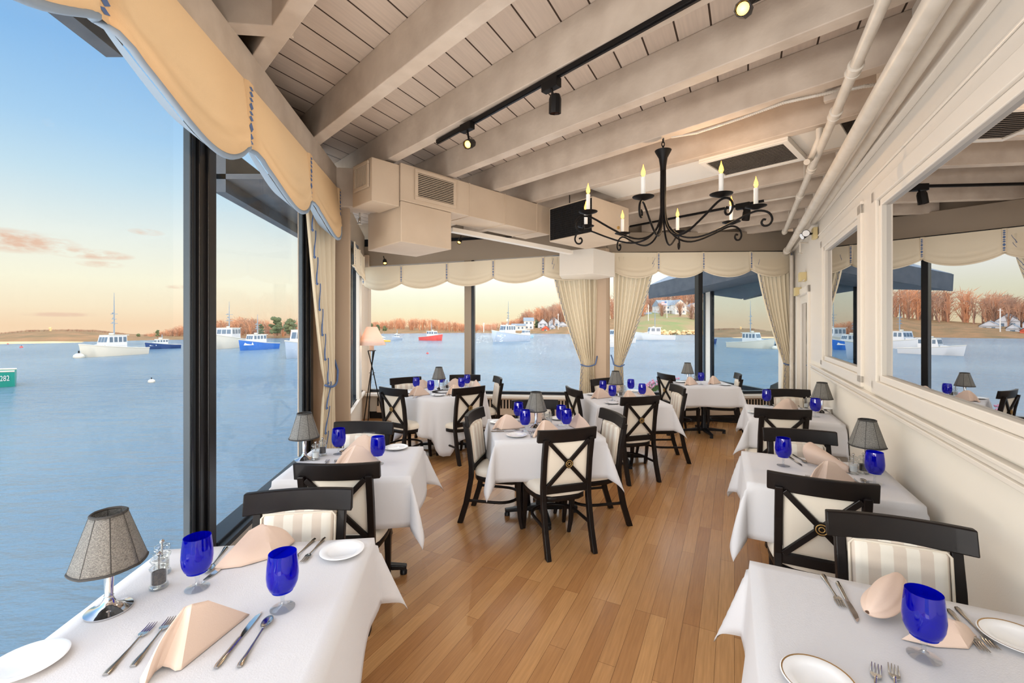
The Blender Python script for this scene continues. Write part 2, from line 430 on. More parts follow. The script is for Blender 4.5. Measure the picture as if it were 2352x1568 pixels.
# left windows
def lpoly(y0, y1, d0, d1): return [(LX(y0, d0), y0), (LX(y1, d0), y1), (LX(y1, d1), y1), (LX(y0, d1), y0)]
def lwindow(n, y0, y1, z1=3.15):
    f = MB()
    for (ya, yb, za, zb, d0, d1) in ((y0, y1, SILL, SILL+.05, -.10, .02), (y0, y1, z1-.08, z1, -.10, .02)):
        f.prism(lpoly(ya, yb, d0, d1), za, zb)
    fr = f.build('window_%d' % n, M['frame'], bevel=.004); struct(fr)
    g = MB().prism(lpoly(y0+.04, y1-.04, -.045, -.035), SILL+.03, z1-.04); g.build('pane', M['pane'], fr)
    s = MB().prism(lpoly(y0, y1, -.02, .05), SILL, SILL+.028); s.build('sill_bar', M['alu'], fr)
    return fr
w3 = lwindow(3, -1.55, 2.15)
w4 = lwindow(4, 2.40, 3.92)
def mullion(y0, y1, n, dd=0.0):
    b = MB()
    lpoly = lambda a, b_, c_, d_: [(LX(a, c_+dd), a), (LX(b_, c_+dd), b_), (LX(b_, d_+dd), b_), (LX(a, d_+dd), a)]
    b.prism(lpoly(y0+.05, y1-.06, -.035, .02), SILL, 3.12)
    b.prism(lpoly(y1-.075, y1, -.03, .035), SILL, 3.12)
    o = struct(b.build('trim_%d' % n, M['black'], bevel=.005))
    MB().prism(lpoly(y0, y0+.05, -.035, .0), SILL, 3.12).build('outer_channel', M['alu'], o, bevel=.004)
    MB().prism(lpoly(y0+.008, y0+.03, 0, .004), SILL, 3.12).build('seal', M['frame'], o)
    return o
mullion(2.185, 2.365, 3)
mullion(3.93, 4.13, 4, -.045)
b = MB().prism(lpoly(4.14, 4.59, -.16, -.05), SILL, 3.1); struct(b.build('trim_5', M['brownpost']))
# painted column
struct(MB().prism([(-2.06,4.6),(-1.68,4.6),(-1.79,4.93),(-2.1,4.93)], 0, 2.92).build('trim_6', M['brownpost'], bevel=.008))
# plate beam over the left glass
pl = MB(); pl.prism([(LX(-1.6,.10),-1.6),(LX(4.75,.10),4.75),(LX(4.75,-.18),4.75),(LX(-1.6,-.18),-1.6)], 3.05, 3.31)
struct(pl.build('trim_7', M['beam'], bevel=.01))
# dark gap board behind the plate beam, closing the eave
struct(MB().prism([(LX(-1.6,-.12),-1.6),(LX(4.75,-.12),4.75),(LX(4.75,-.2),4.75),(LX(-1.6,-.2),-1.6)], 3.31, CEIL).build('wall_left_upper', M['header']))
# far left strip
fd = (A0 - Vector((-1.97,4.9))).normalized(); fn = Vector((-fd.y, fd.x))
def fpt(s, off): q = Vector((-1.97,4.9)) + fd*s + fn*off; return (q.x, q.y)
Lf = (A0 - Vector((-1.97,4.9))).length
def fpoly(s0, s1, o0, o1): return [fpt(s0,o0), fpt(s1,o0), fpt(s1,o1), fpt(s0,o1)]
f = MB(); f.prism(fpoly(0, Lf, 0, .1), SILL, SILL+.05); f.prism(fpoly(0, Lf, 0, .1), 2.75, 2.83); f.prism(fpoly(1.55,1.65,-.01,.1), SILL, 2.8); f.prism(fpoly(2.6,2.72,-.01,.1), SILL, 2.8)
w5 = struct(f.build('window_5', M['frame'], bevel=.004))
MB().prism(fpoly(.02, Lf-.1, .05, .06), SILL+.03, 2.78).build('pane', M['pane'], w5)
MB().prism(fpoly(.6, Lf-.15, -.06, -.01), SILL, SILL+.04).build('window_sill', M['trimw'], w5, bevel=.005)
MB().prism(fpoly(2.2, 2.55, -.05, 0), SILL+.04, 2.75).build('jamb', M['trimw'], w5, bevel=.005)
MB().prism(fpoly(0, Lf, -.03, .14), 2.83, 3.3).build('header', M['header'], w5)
# corner post between far left strip and wall A
struct(MB().prism([(-2.80,8.02),(-2.58,7.98),(-2.60,8.2),(-2.84,8.24)], 0, 2.95).build('trim_8', M['brownpost'], bevel=.006))

# back windows
def bpt(P, Q, s, off):
    d = (Q-P).normalized(); n = Vector((-d.y, d.x)); q = P + d*s + n*off; return (q.x, q.y)
def bpoly(P, Q, s0, s1, o0, o1): return [bpt(P,Q,s0,o0), bpt(P,Q,s1,o0), bpt(P,Q,s1,o1), bpt(P,Q,s0,o1)]
def s_at(P, Q, px):                              # distance along P->Q where the column px of the view crosses it
    k = (px-CX)/F; d = Q-P
    t = (P.x - k*P.y) / (k*d.y - d.x)
    return t * d.length
LA, LB = (A1-A0).length, (B1-B0).length
def bwindow(n, P, Q, L, posts, z1=2.95):
    f = MB()
    f.prism(bpoly(P,Q,0,L,0,.1), SILL, SILL+.05); f.prism(bpoly(P,Q,0,L,0,.1), z1-.05, z1+.3)
    fr = struct(f.build('window_%d' % n, M['frame'], bevel=.004))
    MB().prism(bpoly(P,Q,.02,L-.02,.06,.07), SILL+.02, z1).build('pane', M['pane'], fr)
    for (px0, px1, mt) in posts:
        MB().prism(bpoly(P,Q,s_at(P,Q,px0),s_at(P,Q,px1),-.02,.12), SILL, z1).build('mullion', M[mt], fr, bevel=.006)
    MB().prism(bpoly(P,Q,.1,L-.05,-.16,0), SILL-.05, SILL-.005).build('window_sill', M['trimw'], fr, bevel=.005)
    return fr
w6 = bwindow(6, A0, A1, LA, [(1067,1083,'header'), (1083,1089,'frame')])
w7 = bwindow(7, B0, B1, LB, [(1603,1613,'black')])
# post where the two back walls meet
struct(MB().prism([bpt(A0,A1,s_at(A0,A1,1352),.14), bpt(A0,A1,s_at(A0,A1,1352),-.04), (1.60,7.56), bpt(B0,B1,s_at(B0,B1,1400),-.02), bpt(B0,B1,s_at(B0,B1,1400),.14)], 0, 3.0).build('trim_9', M['brownpost']))
struct(MB().prism(bpoly(B0,B1,s_at(B0,B1,1800),LB,-.02,.14), 0, 3.05).build('trim_10', M['trimw']))
# header boards over the back windows
def header(P, Q, L, za, zb, n, m, off=-.02, hgt=.30):
    p = bpoly(P,Q,0,L,off,.16)
    b = MB().prism(p, [za,zb,zb,za], [za+hgt,zb+hgt,zb+hgt,za+hgt])
    return struct(b.build('trim_%d' % n, m, bevel=.006))
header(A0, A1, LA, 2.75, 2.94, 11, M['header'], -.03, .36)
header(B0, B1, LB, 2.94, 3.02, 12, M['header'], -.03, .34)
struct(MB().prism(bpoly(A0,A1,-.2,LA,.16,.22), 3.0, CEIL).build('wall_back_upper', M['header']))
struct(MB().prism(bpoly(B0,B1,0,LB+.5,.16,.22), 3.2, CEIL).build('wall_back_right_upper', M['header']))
# dark baseboards under the heaters
struct(MB().prism(bpoly(A0,A1,.05,LA-.05,-.02,0), 0, .12).build('baseboard_back', M['black']))
struct(MB().prism(bpoly(B0,B1,.05,LB-.05,-.02,0), 0, .12).build('baseboard_back_right', M['black']))

# ---------------------------------------------------------------- ceiling beams (parallel, set diagonally)
BD = Vector((-.7, .714, 0)); BN = Vector((.714, .7, 0))    # along, across
def beam_ends(n0):                                        # clip the beam line to the room
    def xL(t): p = BN*n0 + BD*t; return p.x - LX(p.y, -.1)
    def xR(t): p = BN*n0 + BD*t; return RX(p.y, .06) - p.x
    def xA(t):
        p = (BN*n0 + BD*t).xy
        lim = 8.2 + (p.x+2.72)*(-.45/4.35) if p.x < 1.63 else 7.75 + (p.x-1.63)*.09
        return lim - p.y
    def xF(t): p = (BN*n0 + BD*t).xy; return p.x - (-1.97 - .2406*(p.y-4.9)) + .05 if p.y > 4.9 else 1
    ts = [i*.02 for i in range(-300, 500)]
    ok = [t for t in ts if xL(t) > 0 and xR(t) > 0 and xA(t) > 0 and xF(t) > 0 and (BN*n0+BD*t).y > -1.6]
    return min(ok), max(ok)
bnum = 20
ZB = 3.3
for i in range(-2, 12):
    n0 = .80 + .70*i
    if n0 < -.5: continue
    t0, t1 = beam_ends(n0)
    w = .105 if i < 6 else .09
    b = MB().bar(BN*n0 + BD*t0 + Vector((0,0,(ZB+CEIL)/2)), BN*n0 + BD*t1 + Vector((0,0,(ZB+CEIL)/2)), w, CEIL-ZB)
    struct(b.build('trim_%d' % bnum, M['beam'], bevel=.006)); bnum += 1
# short blocking between the first two rafters
p = hit_z(495, 22, 3.4); q = hit_z(668, 34, 3.4)
struct(MB().bar(p, q, .1, .2).build('trim_%d' % bnum, M['beam'], bevel=.005)); bnum += 1
# flat painted panel between two beams (carries the vent)
q0 = BN*4.36 ; q1 = BN*4.95
pts = [hit_z(1345,432,ZB), hit_z(1905,250,ZB)]
t0 = pts[0].dot(BD); t1 = pts[1].dot(BD)
poly = [(BN*4.35+BD*t0).xy, (BN*4.35+BD*t1).xy, (BN*4.95+BD*t1).xy, (BN*4.95+BD*t0).xy]
struct(MB().prism(poly, ZB+.012, ZB+.03).build('trim_%d' % bnum, M['trimw'])); bnum += 1
# white cross beam from the column to the duct
struct(MB().prism([(-1.95,4.50),(-1.32,4.58),(-1.36,4.80),(-1.98,4.76)], 2.9, 3.3).build('trim_%d' % bnum, M['beam'], bevel=.008)); bnum += 1

# ---------------------------------------------------------------- ducts
DV = Vector((1.62, 1.70, 0)).normalized(); DN = Vector((-DV.y, DV.x, 0))   # along the duct, away from the room
D0 = Vector((-1.09, 4.36, 0))
def dpoly(s0, s1, o0, o1): return [(D0+DV*s+DN*o).xy for s, o in ((s0,o0),(s1,o0),(s1,o1),(s0,o1))]
def grille(par, c, ax, up, nrm, w, h, n, vertical=False, border=.035, fm=None, lw=.35, ld=.014):
    c, ax, up, nrm = Vector(c), Vector(ax).normalized(), Vector(up).normalized(), Vector(nrm).normalized()
    def bx(b, u, v, du, dv, d0, d1):
        vs = [c + ax*(u+su*du/2) + up*(v+sv*dv/2) + nrm*d for d in (d0, d1) for su, sv in ((-1,-1),(1,-1),(1,1),(-1,1))]
        b.add(vs, [(0,3,2,1),(4,5,6,7),(0,1,5,4),(1,2,6,5),(2,3,7,6),(3,0,4,7)])
    b = MB(); bx(b, 0, 0, w, h, .001, .004); b.build('grille_back', M['darkhole'], par)
    b = MB()
    for u, v, du, dv in ((0, h/2+border/2, w+2*border, border), (0, -h/2-border/2, w+2*border, border), (-w/2-border/2, 0, border, h), (w/2+border/2, 0, border, h)):
        bx(b, u, v, du, dv, 0, .018)
    b.build('grille_frame', fm or M['duct'], par, bevel=.003)
    b = MB()
    for i in range(n):
        k = (i+.5)/n - .5
        if vertical: bx(b, k*w, 0, w/n*lw, h, .004, ld)
        else: bx(b, 0, k*h, w, h/n*lw, .004, ld)
    b.build('grille_louvre', M['beam'] if fm else M['duct'], par)
duct = thing('ventilation_duct', 'long boxed cream air duct running diagonally under the beams with a louvred grille', 'duct')
MB().prism(dpoly(0, 2.33, 0, .45), 2.92, 3.29).build('duct_casing', M['duct'], duct, bevel=.006)
for s in (.88, 1.45, 2.05):
    MB().prism(dpoly(s, s+.012, -.006, .452), 2.914, 3.292).build('seam', M['duct'], duct)
gc = D0 + DV*.42 + Vector((0,0,3.115))
grille(duct, gc, DV, (0,0,1), -DN, .46, .24, 13)
MB().prism(dpoly(-.30, -.004, .02, .40), 2.86, 3.27).build('end_box', M['duct'], duct, bevel=.006)
grille(duct, D0 + DV*-.304 + DN*.20 + Vector((0,0,3.12)), DN, (0,0,1), -DV, .22, .19, 13, True, .03)
drop = thing('duct_drop_box', 'square cream sheet metal plenum box hanging under the left end of the duct', 'duct')
MB().prism([(-1.09,4.36),(-.66,4.84),(-1.154,5.36),(-1.597,4.92)], 2.515, 2.918).build('box_casing', M['duct'], drop, bevel=.008)
# fan unit at the right end of the duct
fan = thing('ventilation_fan_unit', 'hanging cream fan coil box with dark mesh intake behind the chandelier', 'fan unit')
fp = [(.946,5.19),(1.51,5.74),(1.05,6.31),(.486,5.76)]
MB().prism(fp, 2.77, 3.2).build('fan_casing', M['duct'], fan, bevel=.006)
fa, fb = Vector((*fp[0],0)), Vector((*fp[3],0)); fdv = (fb-fa).normalized(); fnr = Vector((-fdv.y, fdv.x, 0)) 
if fnr.y > 0: fnr = -fnr
mid = (fa+fb)/2 + Vector((0,0,2.985))
mm = mat('mesh_intake', C(20,20,22), .6, .4)
def mesh_intake():
    b = MB(); w = (fb-fa).length - .04
    for i in range(26):
        k = (i+.5)/26-.5
        b.bar(mid+fdv*w*k+fnr*.008+Vector((0,0,-.19)), mid+fdv*w*k+fnr*.008+Vector((0,0,.19)), .003, .003)
    for i in range(14):
        k = (i+.5)/14-.5
        b.bar(mid-fdv*w/2+fnr*.008+Vector((0,0,.38*k)), mid+fdv*w/2+fnr*.008+Vector((0,0,.38*k)), .003, .003)
    return b
mesh_intake().build('intake_mesh', M['frame'], fan)
b = MB(); w = (fb-fa).length-.03
b.add([mid+fdv*(sx*w/2)+Vector((0,0,sz*.2))+fnr*.004 for sx,sz in ((-1,-1),(1,-1),(1,1),(-1,1))], [(0,1,2,3)])
b.build('intake_opening', M['darkhole'], fan)
kc = hit_y(1419, 523, 5.46)
MB().tube([kc, kc+Vector((.012,-.012,0))], .02, 12).build('knob', M['gold'], fan)
for q in fp[:2]:
    pass
MB().tube([(.72,5.55,3.2),(.72,5.55,3.4)], .006, 6).build('hanger_rod', M['iron'], fan)
# box around the post head where the back walls meet
tb = thing('duct_riser_box', 'white boxed duct end over the post between the back windows', 'duct')
pA = hit_y(1285,612,6.9); pB = hit_y(1363,600,6.62); pC = hit_y(1412,605,7.1)
MB().prism([pA.xy, pB.xy, pC.xy, (pC+Vector((-.2,.42,0))).xy, (pA+Vector((.1,.55,0))).xy], 2.46, 2.84).build('box_casing', M['trimw'], tb, bevel=.006)
# thin painted batten behind the duct
struct(MB().bar(hit_z(1037,528,2.86), hit_z(1312,580,2.72), .09, .05).build('trim_%d' % bnum, M['trimw'])); bnum += 1

# ceiling vent
vent = thing('ceiling_vent', 'large white framed louvred return vent set flat in the ceiling panel', 'vent')
vc = (hit_z(1628,367.6,ZB)+hit_z(1801,316.6,ZB)+hit_z(1833,357,ZB)+hit_z(1663.5,399.5,ZB))/4
grille(vent, vc + Vector((0,0,-.02)), BD, BN, (0,0,-1), .66, .53, 14, False, .05, M['trimw'], .08, .0046)
MB().prism([(vc+BD*su*.38+BN*sv*.315).xy for su,sv in ((-1,-1),(1,-1),(1,1),(-1,1))], ZB-.02, ZB+.011).build('vent_collar', M['trimw'], vent, bevel=.004)

# baseboard heaters
def heater(P, Q, L, s0, s1, label):
    t = thing('baseboard_heater', label, 'heater')
    MB().prism(bpoly(P,Q,s0,s1,-.10,-.02), .12, .42).build('heater_casing', M['duct'], t, bevel=.01)
    b = MB(); n = int((s1-s0)/.055)
    for i in range(n):
        s = s0 + (i+.5)*(s1-s0)/n
        b.prism(bpoly(P,Q,s-.014,s+.014,-.104,-.098), .24, .39)
    b.build('heater_slot', M['darkhole'], t)
heater(A0, A1, LA, .3, LA-.45, 'long low cream heater with slots under the back left window')
heater(B0, B1, LB, .3, LB-.3, 'long low cream heater with slots under the back right window')
# ---------------------------------------------------------------- chairs
def make_chair():
    t = thing('dining_chair', '', 'chair')
    W = M['wood']
    hw = .188
    def post(sx):
        b = MB()
        pr = [(0,-.045,.0),(.18,.012,.0),(.40,.055,.0),(.50,.058,0),(.70,.035,0),(.875,.0,0)]
        vs, fs = [], []
        for z, y, _ in pr:
            wx = .019; wy = .021 if z > .3 else .024
            vs += [(sx*hw-wx, y-wy, z), (sx*hw+wx, y-wy, z), (sx*hw+wx, y+wy, z), (sx*hw-wx, y+wy, z)]
        for i in range(len(pr)-1):
            for j in range(4): fs.append((i*4+j, i*4+(j+1) % 4, (i+1)*4+(j+1) % 4, (i+1)*4+j))
        fs += [(3,2,1,0), tuple(len(vs)-4+j for j in range(4))]
        b.add(vs, fs); return b
    for sx in (-1, 1): post(sx).build('leg', W, t, bevel=.005)
    for sx in (-1, 1):
        b = MB(); vs, fs = [], []
        pr = [(0, .505, .013), (.10, .487, .016), (.26, .478, .020), (.40, .482, .024)]
        for z, y, w in pr:
            vs += [(sx*.185-w, y-w, z), (sx*.185+w, y-w, z), (sx*.185+w, y+w, z), (sx*.185-w, y+w, z)]
        for i in range(len(pr)-1):
            for j in range(4): fs.append((i*4+j, i*4+(j+1) % 4, (i+1)*4+(j+1) % 4, (i+1)*4+j))
        fs += [(3,2,1,0), tuple(len(vs)-4+j for j in range(4))]
        b.add(vs, fs).build('leg', W, t, bevel=.004)
    # curved top rail
    n = 12; vs, fs = [], []
    for i in range(n+1):
        u = i/n*2-1; x = u*.242; y = -.010 + .034*u*u
        for dy, z in ((0,.846),(.036,.846),(.032,.943),(0,.943)):
            vs.append((x, y + dy - (.014 if z > .9 else 0), z))
    for i in range(n):
        for j in range(4): fs.append((i*4+j, i*4+(j+1) % 4, (i+1)*4+(j+1) % 4, (i+1)*4+j))
    fs += [(3,2,1,0), tuple(len(vs)-4+j for j in range(4))]
    MB().add(vs, fs).build('top_rail', W, t, smooth=40, bevel=.005)
    MB().bar((-.17,.056,.475), (.17,.056,.475), .03, .055).build('lower_rail', W, t, bevel=.004)
    b = MB()
    def yb(z): return .052 - (z-.5)*.115
    for sx in (-1, 1):
        b.bar((-sx*.165, yb(.50)-.014, .505), (sx*.165, yb(.86)-.014, .855), .030, .018, (0,1,0))
    b.build('cross_brace', W, t, bevel=.003)
    z = .68
    b = MB().lathe([(.0,.0),(.034,.0),(.034,.012),(.0,.012)], 20, (0,0,0), Matrix.Translation((0, yb(z)-.020, z)) @ Matrix.Rotation(PI/2, 4, 'X'))
    md = b.build('medallion', W, t, smooth=40)
    g = MB()
    for r in (.026, .013):
        g.tube([(r*math.cos(a*PI/10), yb(z)-.034, z + r*math.sin(a*PI/10)) for a in range(21)], .0028, 6)
    g.build('ring', M['gold'], md, smooth=180)
    # upholstered back: striped front, plain rear
    def panel(front):
        b = MB()
        def fn(u, v):
            x = (u*2-1)*.166; zz = .515 + v*.340
            e = min(1.0, min(u, 1-u)/.10) ; e2 = min(1.0, min(v, 1-v)/.07)
            k = math.sqrt(max(0, 1-(1-e)**2)) * math.sqrt(max(0, 1-(1-e2)**2))
            y = yb(zz) + (.010 + .030*k if front else .006 - .010*k)
            return (x, y, zz)
        b.grid(fn, 16, 14)
        return b
    panel(True).build('back_cushion', M['stripe'], t, smooth=180)
    panel(False).build('back_panel', M['fabric'], t, smooth=180)
    pts = []
    for (x, zz) in ((-.150,.522),(.150,.522),(.164,.536),(.164,.826),(.150,.842),(-.150,.842),(-.164,.826),(-.164,.536),(-.150,.522)):
        pts.append((x, yb(zz)+.026, zz))
    MB().tube(pts, .0055, 6).build('piping', M['piping'], t, smooth=180)
    # seat
    def outline(k=1.0, dy=0.0):
        o = []
        for i in range(24):
            a = 2*PI*i/24
            ca, sa = math.cos(a), math.sin(a)
            p = 4.0
            r = 1/((abs(ca)**p + abs(sa)**p)**(1/p))
            x = .225*ca*r*k; y = .295 + .235*sa*r*k
            x *= 1 - .10*max(0, (.295-y)/.235)
            o.append((x, y+dy))
        return o
    def stack(levels):
        vs, fs = [], []
        for k, z in levels: vs += [(x, y, z) for x, y in outline(k)]
        m = len(levels)
        for i in range(m-1):
            for j in range(24): fs.append((i*24+j, i*24+(j+1) % 24, (i+1)*24+(j+1) % 24, (i+1)*24+j))
        fs.append(tuple(range(24))[::-1]); fs.append(tuple((m-1)*24+j for j in range(24)))
        return MB().add(vs, fs)
    stack([(.95,.415),(.99,.42),(1.0,.435),(.99,.455),(.93,.472),(.75,.484),(.4,.49)]).build('seat', M['fabric'], t, smooth=50)
    stack([(.97,.375),(.985,.38),(.985,.41),(.97,.414)]).build('seat_frame', W, t, smooth=50)
    pts = [(-hw, .03, .20)]
    for i in range(15):
        a = PI - PI*i/14
        pts.append((.185*math.cos(a), .25 + .19*math.sin(a)**.8, .20))
    pts.append((hw, .03, .20))
    MB().tube(pts, .013, 8).build('stretcher', W, t, smooth=60)
    return t
chair = Kind(make_chair)
def put_chair(l, r, back, label, group, dy=0.0, sc_=1.0):
    p0, p1 = hit_z(l[0], l[1], .925), hit_z(r[0], r[1], .925)
    c = (p0+p1)/2 * sc_; d = (p1-p0)
    if not back: d = -d
    chair.put((c.x, c.y+dy, 0), math.atan2(d.y, d.x), label, group).scale = (.985, .985, .981)

# ---------------------------------------------------------------- tables and cloths
TZ = .765                                        # table top height; the cloth lies on it
CT = TZ + .005
def table_base(t):
    b = MB()
    b.lathe([(.055,0.055),(.05,.12),(.036,.16),(.036,.70),(.05,.72)], 16)
    b.build('pedestal', M['black'], t, smooth=40)
    for k in range(4):
        a = PI/4 + k*PI/2 if t.get('diag') else k*PI/2
        ca, sa = math.cos(a), math.sin(a)
        b = MB()
        vs, fs = [], []
        for r, z, w, h in ((.02,.07,.035,.05),(.20,.055,.028,.035),(.33,.045,.022,.028)):
            for s1, s2 in ((-1,-1),(1,-1),(1,1),(-1,1)):
                vs.append((r*ca - s1*w*sa, r*sa + s1*w*ca, z + s2*h*.5))
        for i in range(2):
            for j in range(4): fs.append((i*4+j, i*4+(j+1) % 4, (i+1)*4+(j+1) % 4, (i+1)*4+j))
        fs += [(3,2,1,0), (8,9,10,11)]
        b.add(vs, fs)
        f = b.build('foot', M['black'], t, bevel=.006)
        MB().lathe([(.024,0),(.024,.022),(.014,.034)], 12, (.31*ca, .31*sa, 0)).build('glide', M['black'], f, smooth=40)
def rect_table(x, y, hw, hd, rot, label, clabel, L=.29, wallside=None, seed=1, Ls=None):
    rz = math.radians(rot)
    t = thing('dining_table', label, 'table', (x, y, 0), rz, 'dining tables')
    MB().box((0,0,TZ-.018), (2*hw-.02, 2*hd-.02, .035)).build('tabletop', M['wood'], t, bevel=.004)
    table_base(t)
    cl = cloth_rect(hw+.004, hd+.004, L, wallside, seed)
    cl.location = (x, y, 0); cl.rotation_euler = (0, 0, rz)
    tag(cl, clabel, 'tablecloth', 'white tablecloths')
    return t
def cloth_rect(a, b, L, wallside, seed):
    rnd = random.Random(seed)
    ph = [rnd.uniform(0, 6.28) for _ in range(8)]
    bend = [rnd.choice((-1, 1))*rnd.uniform(.35, .75) for _ in range(4)]
    out = [rnd.uniform(.20, .34) for _ in range(4)]
    nu, nl = 18, 9
    def axis(h):
        l = [-h - L*(nl-i)/nl for i in range(nl)] + [-h + 2*h*i/nu for i in range(nu+1)] + [h + L*(i+1)/nl for i in range(nl)]
        return l
    us, vs_ = axis(a), axis(b)
    V = []
    for v in vs_:
        for u in us:
            du, dv = max(0, abs(u)-a), max(0, abs(v)-b)
            su, sv = (1 if u > 0 else -1), (1 if v > 0 else -1)
            x, y, z = max(-a, min(a, u)), max(-b, min(b, v)), CT
            if du == 0 and dv == 0:
                # pressed-in fold creases
                z += -.0012*math.exp(-(u/.006)**2) - .0010*math.exp(-((v-.05)/.006)**2) + .0007*math.sin(9*u+ph[0])*math.sin(8*v+ph[1])
                V.append((x, y, z)); continue
            r = math.hypot(du, dv)
            if du > 0 and dv > 0:
                th = math.atan2(dv, du)
                s2 = math.sin(2*th)
                q = (0 if su > 0 else 1) + (0 if sv > 0 else 2)
                near_wall = wallside and ((wallside == 'r' and su > 0) or (wallside == 'l' and su < 0))
                fl = .10 + (out[q]*(.45 if near_wall else 1))*s2**1.6
                th2 = th + bend[q]*s2*.5*(r/(1.4*L))
                h = r*fl
                hx, hy = h*math.cos(th2), h*math.sin(th2)
                if near_wall: hx = min(hx, .012)
                zz = math.sqrt(max(r*r-h*h, 1e-6))
                V.append((x+su*hx, y+sv*hy, CT - zz)); continue
            if du > 0:
                e = 1-abs(v)/b
                near_wall = wallside and ((wallside == 'r' and su > 0) or (wallside == 'l' and su < 0))
                h = r*(.10 + .06*math.sin(v*7+ph[2+(su > 0)])*min(1, 3*e)) 
                if near_wall: h = min(h, .012)
                V.append((x+su*h, y, CT - math.sqrt(max(r*r-h*h, 1e-6))))
            else:
                e = 1-abs(u)/a
                h = r*(.10 + .06*math.sin(u*7+ph[4+(sv > 0)])*min(1, 3*e))
                V.append((x, y+sv*h, CT - math.sqrt(max(r*r-h*h, 1e-6))))
    nU, nV = len(us), len(vs_)
    fs = [(j*nU+i, j*nU+i+1, (j+1)*nU+i+1, (j+1)*nU+i) for j in range(nV-1) for i in range(nU-1)]
    return MB().add(V, fs).build('tablecloth', M['cloth'], smooth=180, solid=.003)
def cloth_round(R, half, seed=3):
    rnd = random.Random(seed)
    n = 96; V = []; ph = rnd.uniform(0, 6)
    rings = [0, .3, .6, .85, .97, 1.0]
    for k in rings:
        for i in range(n):
            an = 2*PI*i/n
            V.append((R*k*math.cos(an), R*k*math.sin(an), CT))
    drops = [.03, .08, .16, .26, .36, .46, .56, .68, .8]
    for q in range(1, 11):
        for i in range(n):
            an = 2*PI*i/n
            ext = half/max(abs(math.cos(an+.6)), abs(math.sin(an+.6)))      # square cloth, turned
            ext = min(ext, half*1.33)
            d = min((ext-R), .70)*q/10
            w = math.sin(an*13+ph) * .6 + math.sin(an*21+2*ph)*.4
            rr = R + .006 + d*.06 + .085*w*(q/10)**1.1 + .035*(q/10)
            V.append((rr*math.cos(an), rr*math.sin(an), max(.03, CT - d)))
    m = len(rings)+10
    fs = [(j*n+i, j*n+(i+1) % n, (j+1)*n+(i+1) % n, (j+1)*n+i) for j in range(1, m-1) for i in range(n)]
    fs += [(n+i, n+(i+1) % n, 0) for i in range(n)]
    b = MB().add(V, fs)
    return b.build('tablecloth', M['cloth'], smooth=180, solid=.003)

TP = {1:'the nearest window table', 2:'the second window table', 3:'the centre table', 4:'the round table', 5:'the table behind the centre one',
      6:'the back corner table', 7:'the farthest right wall table', 8:'the middle right wall table', 9:'the nearest right wall table'}
rect_table(-.97, 1.463, .42, .42, 7, 'square dining table by the left window, nearest the camera', 'white cloth on the nearest table along the left window', seed=11, wallside='l')
rect_table(-1.05, 3.01, .40, .34, 5, 'dining table by the left window, second from the camera', 'white cloth on the second table along the left window', seed=12)
rect_table(.265, 4.0, .45, .415, 7, 'square dining table in the middle of the floor with four chairs', 'white cloth with draped corners on the centre table', seed=20, L=.32)
t4 = thing('dining_table', 'round dining table in the back left corner', 'table', (-.94, 6.15, 0), 0, 'dining tables')
MB().lathe([(0,TZ-.035),(.565,TZ-.035),(.565,TZ),(0,TZ)], 48).build('tabletop', M['wood'], t4, smooth=40)
table_base(t4)
c4 = cloth_round(.57, .98); c4.location = (-.94, 6.15, 0)
tag(c4, 'white cloth falling in folds around the round table', 'tablecloth', 'white tablecloths')
rect_table(1.37, 5.55, .44, .46, 5, 'square dining table behind and right of the centre table', 'white cloth on the square table behind the centre table', seed=14)
rect_table(3.0, 6.95, .40, .36, -3, 'dining table in the back right corner beside the right curtain', 'pale cloth on the table in the back right corner', seed=15)
rect_table(2.9, 4.645, .39, .41, -25, 'dining table along the right wall, farthest from the camera', 'white cloth on the farthest table along the right wall', seed=16, wallside='r')
rect_table(1.90, 2.764, .40, .36, -25, 'dining table along the right wall, middle of the three', 'white cloth with a tag on the middle right wall table', seed=19, wallside='r', L=.31)
rect_table(1.15, 1.218, .42, .38, -26, 'dining table along the right wall, nearest the camera', 'white cloth on the nearest table along the right wall', seed=18, wallside='r', L=.31)

# ---------------------------------------------------------------- chairs placed
G = 'cross-back dining chairs'
put_chair((551,1138),(806,1125), False, 'striped chair facing us behind the nearest window table', G, dy=.05)
put_chair((672,1066),(868,1063), True, 'cross-back chair seen from behind at the second window table', G)
put_chair((769,970),(899,971), False, 'striped chair at the far side of the second window table', G, dy=.05)
put_chair((1243,990),(1369,980), True, 'cross-back chair in front of the centre table', G)
put_chair((1071,951),(1096,936), False, 'chair seen edge-on at the left of the centre table', G)
put_chair((1394,938),(1433,955), False, 'chair seen edge-on at the right of the centre table', G)
put_chair((1182,918),(1274,917), False, 'striped chair behind the centre table lamp', G)
put_chair((872.6,888),(926,894), True, 'cross-back chair at the left front of the round table', G)
put_chair((1051.7,892),(1107.8,886), True, 'cross-back chair at the right front of the round table', G)
put_chair((901,868),(958.8,864), False, 'striped chair at the far left of the round table', G)
put_chair((1040.5,860),(1096.6,860), False, 'striped chair at the far right of the round table', G)
put_chair((1140,862),(1155,870), False, 'chair turned sideways at the right of the round table', G)
put_chair((1432,912.6),(1515,908), True, 'cross-back chair in front of the table behind the centre one', G)
put_chair((1545.6,880),(1578.6,892), False, 'chair seen edge-on right of the table behind the centre one', G)
put_chair((1355,871),(1406,866), False, 'striped chair at the far side of the table behind the centre one, by the curtain', G)
put_chair((1301,887),(1325.5,896), True, 'cross-back chair left of the table behind the centre one', G)
chair.put((2.40, 7.0, 0), math.radians(-78), 'cross-back chair at the left of the back corner table', G)
chair.put((3.58, 6.98, 0), math.radians(72), 'chair at the right of the back corner table', G)
put_chair((1760,892),(1858,894), False, 'striped chair at the far side of the farthest right wall table', G)
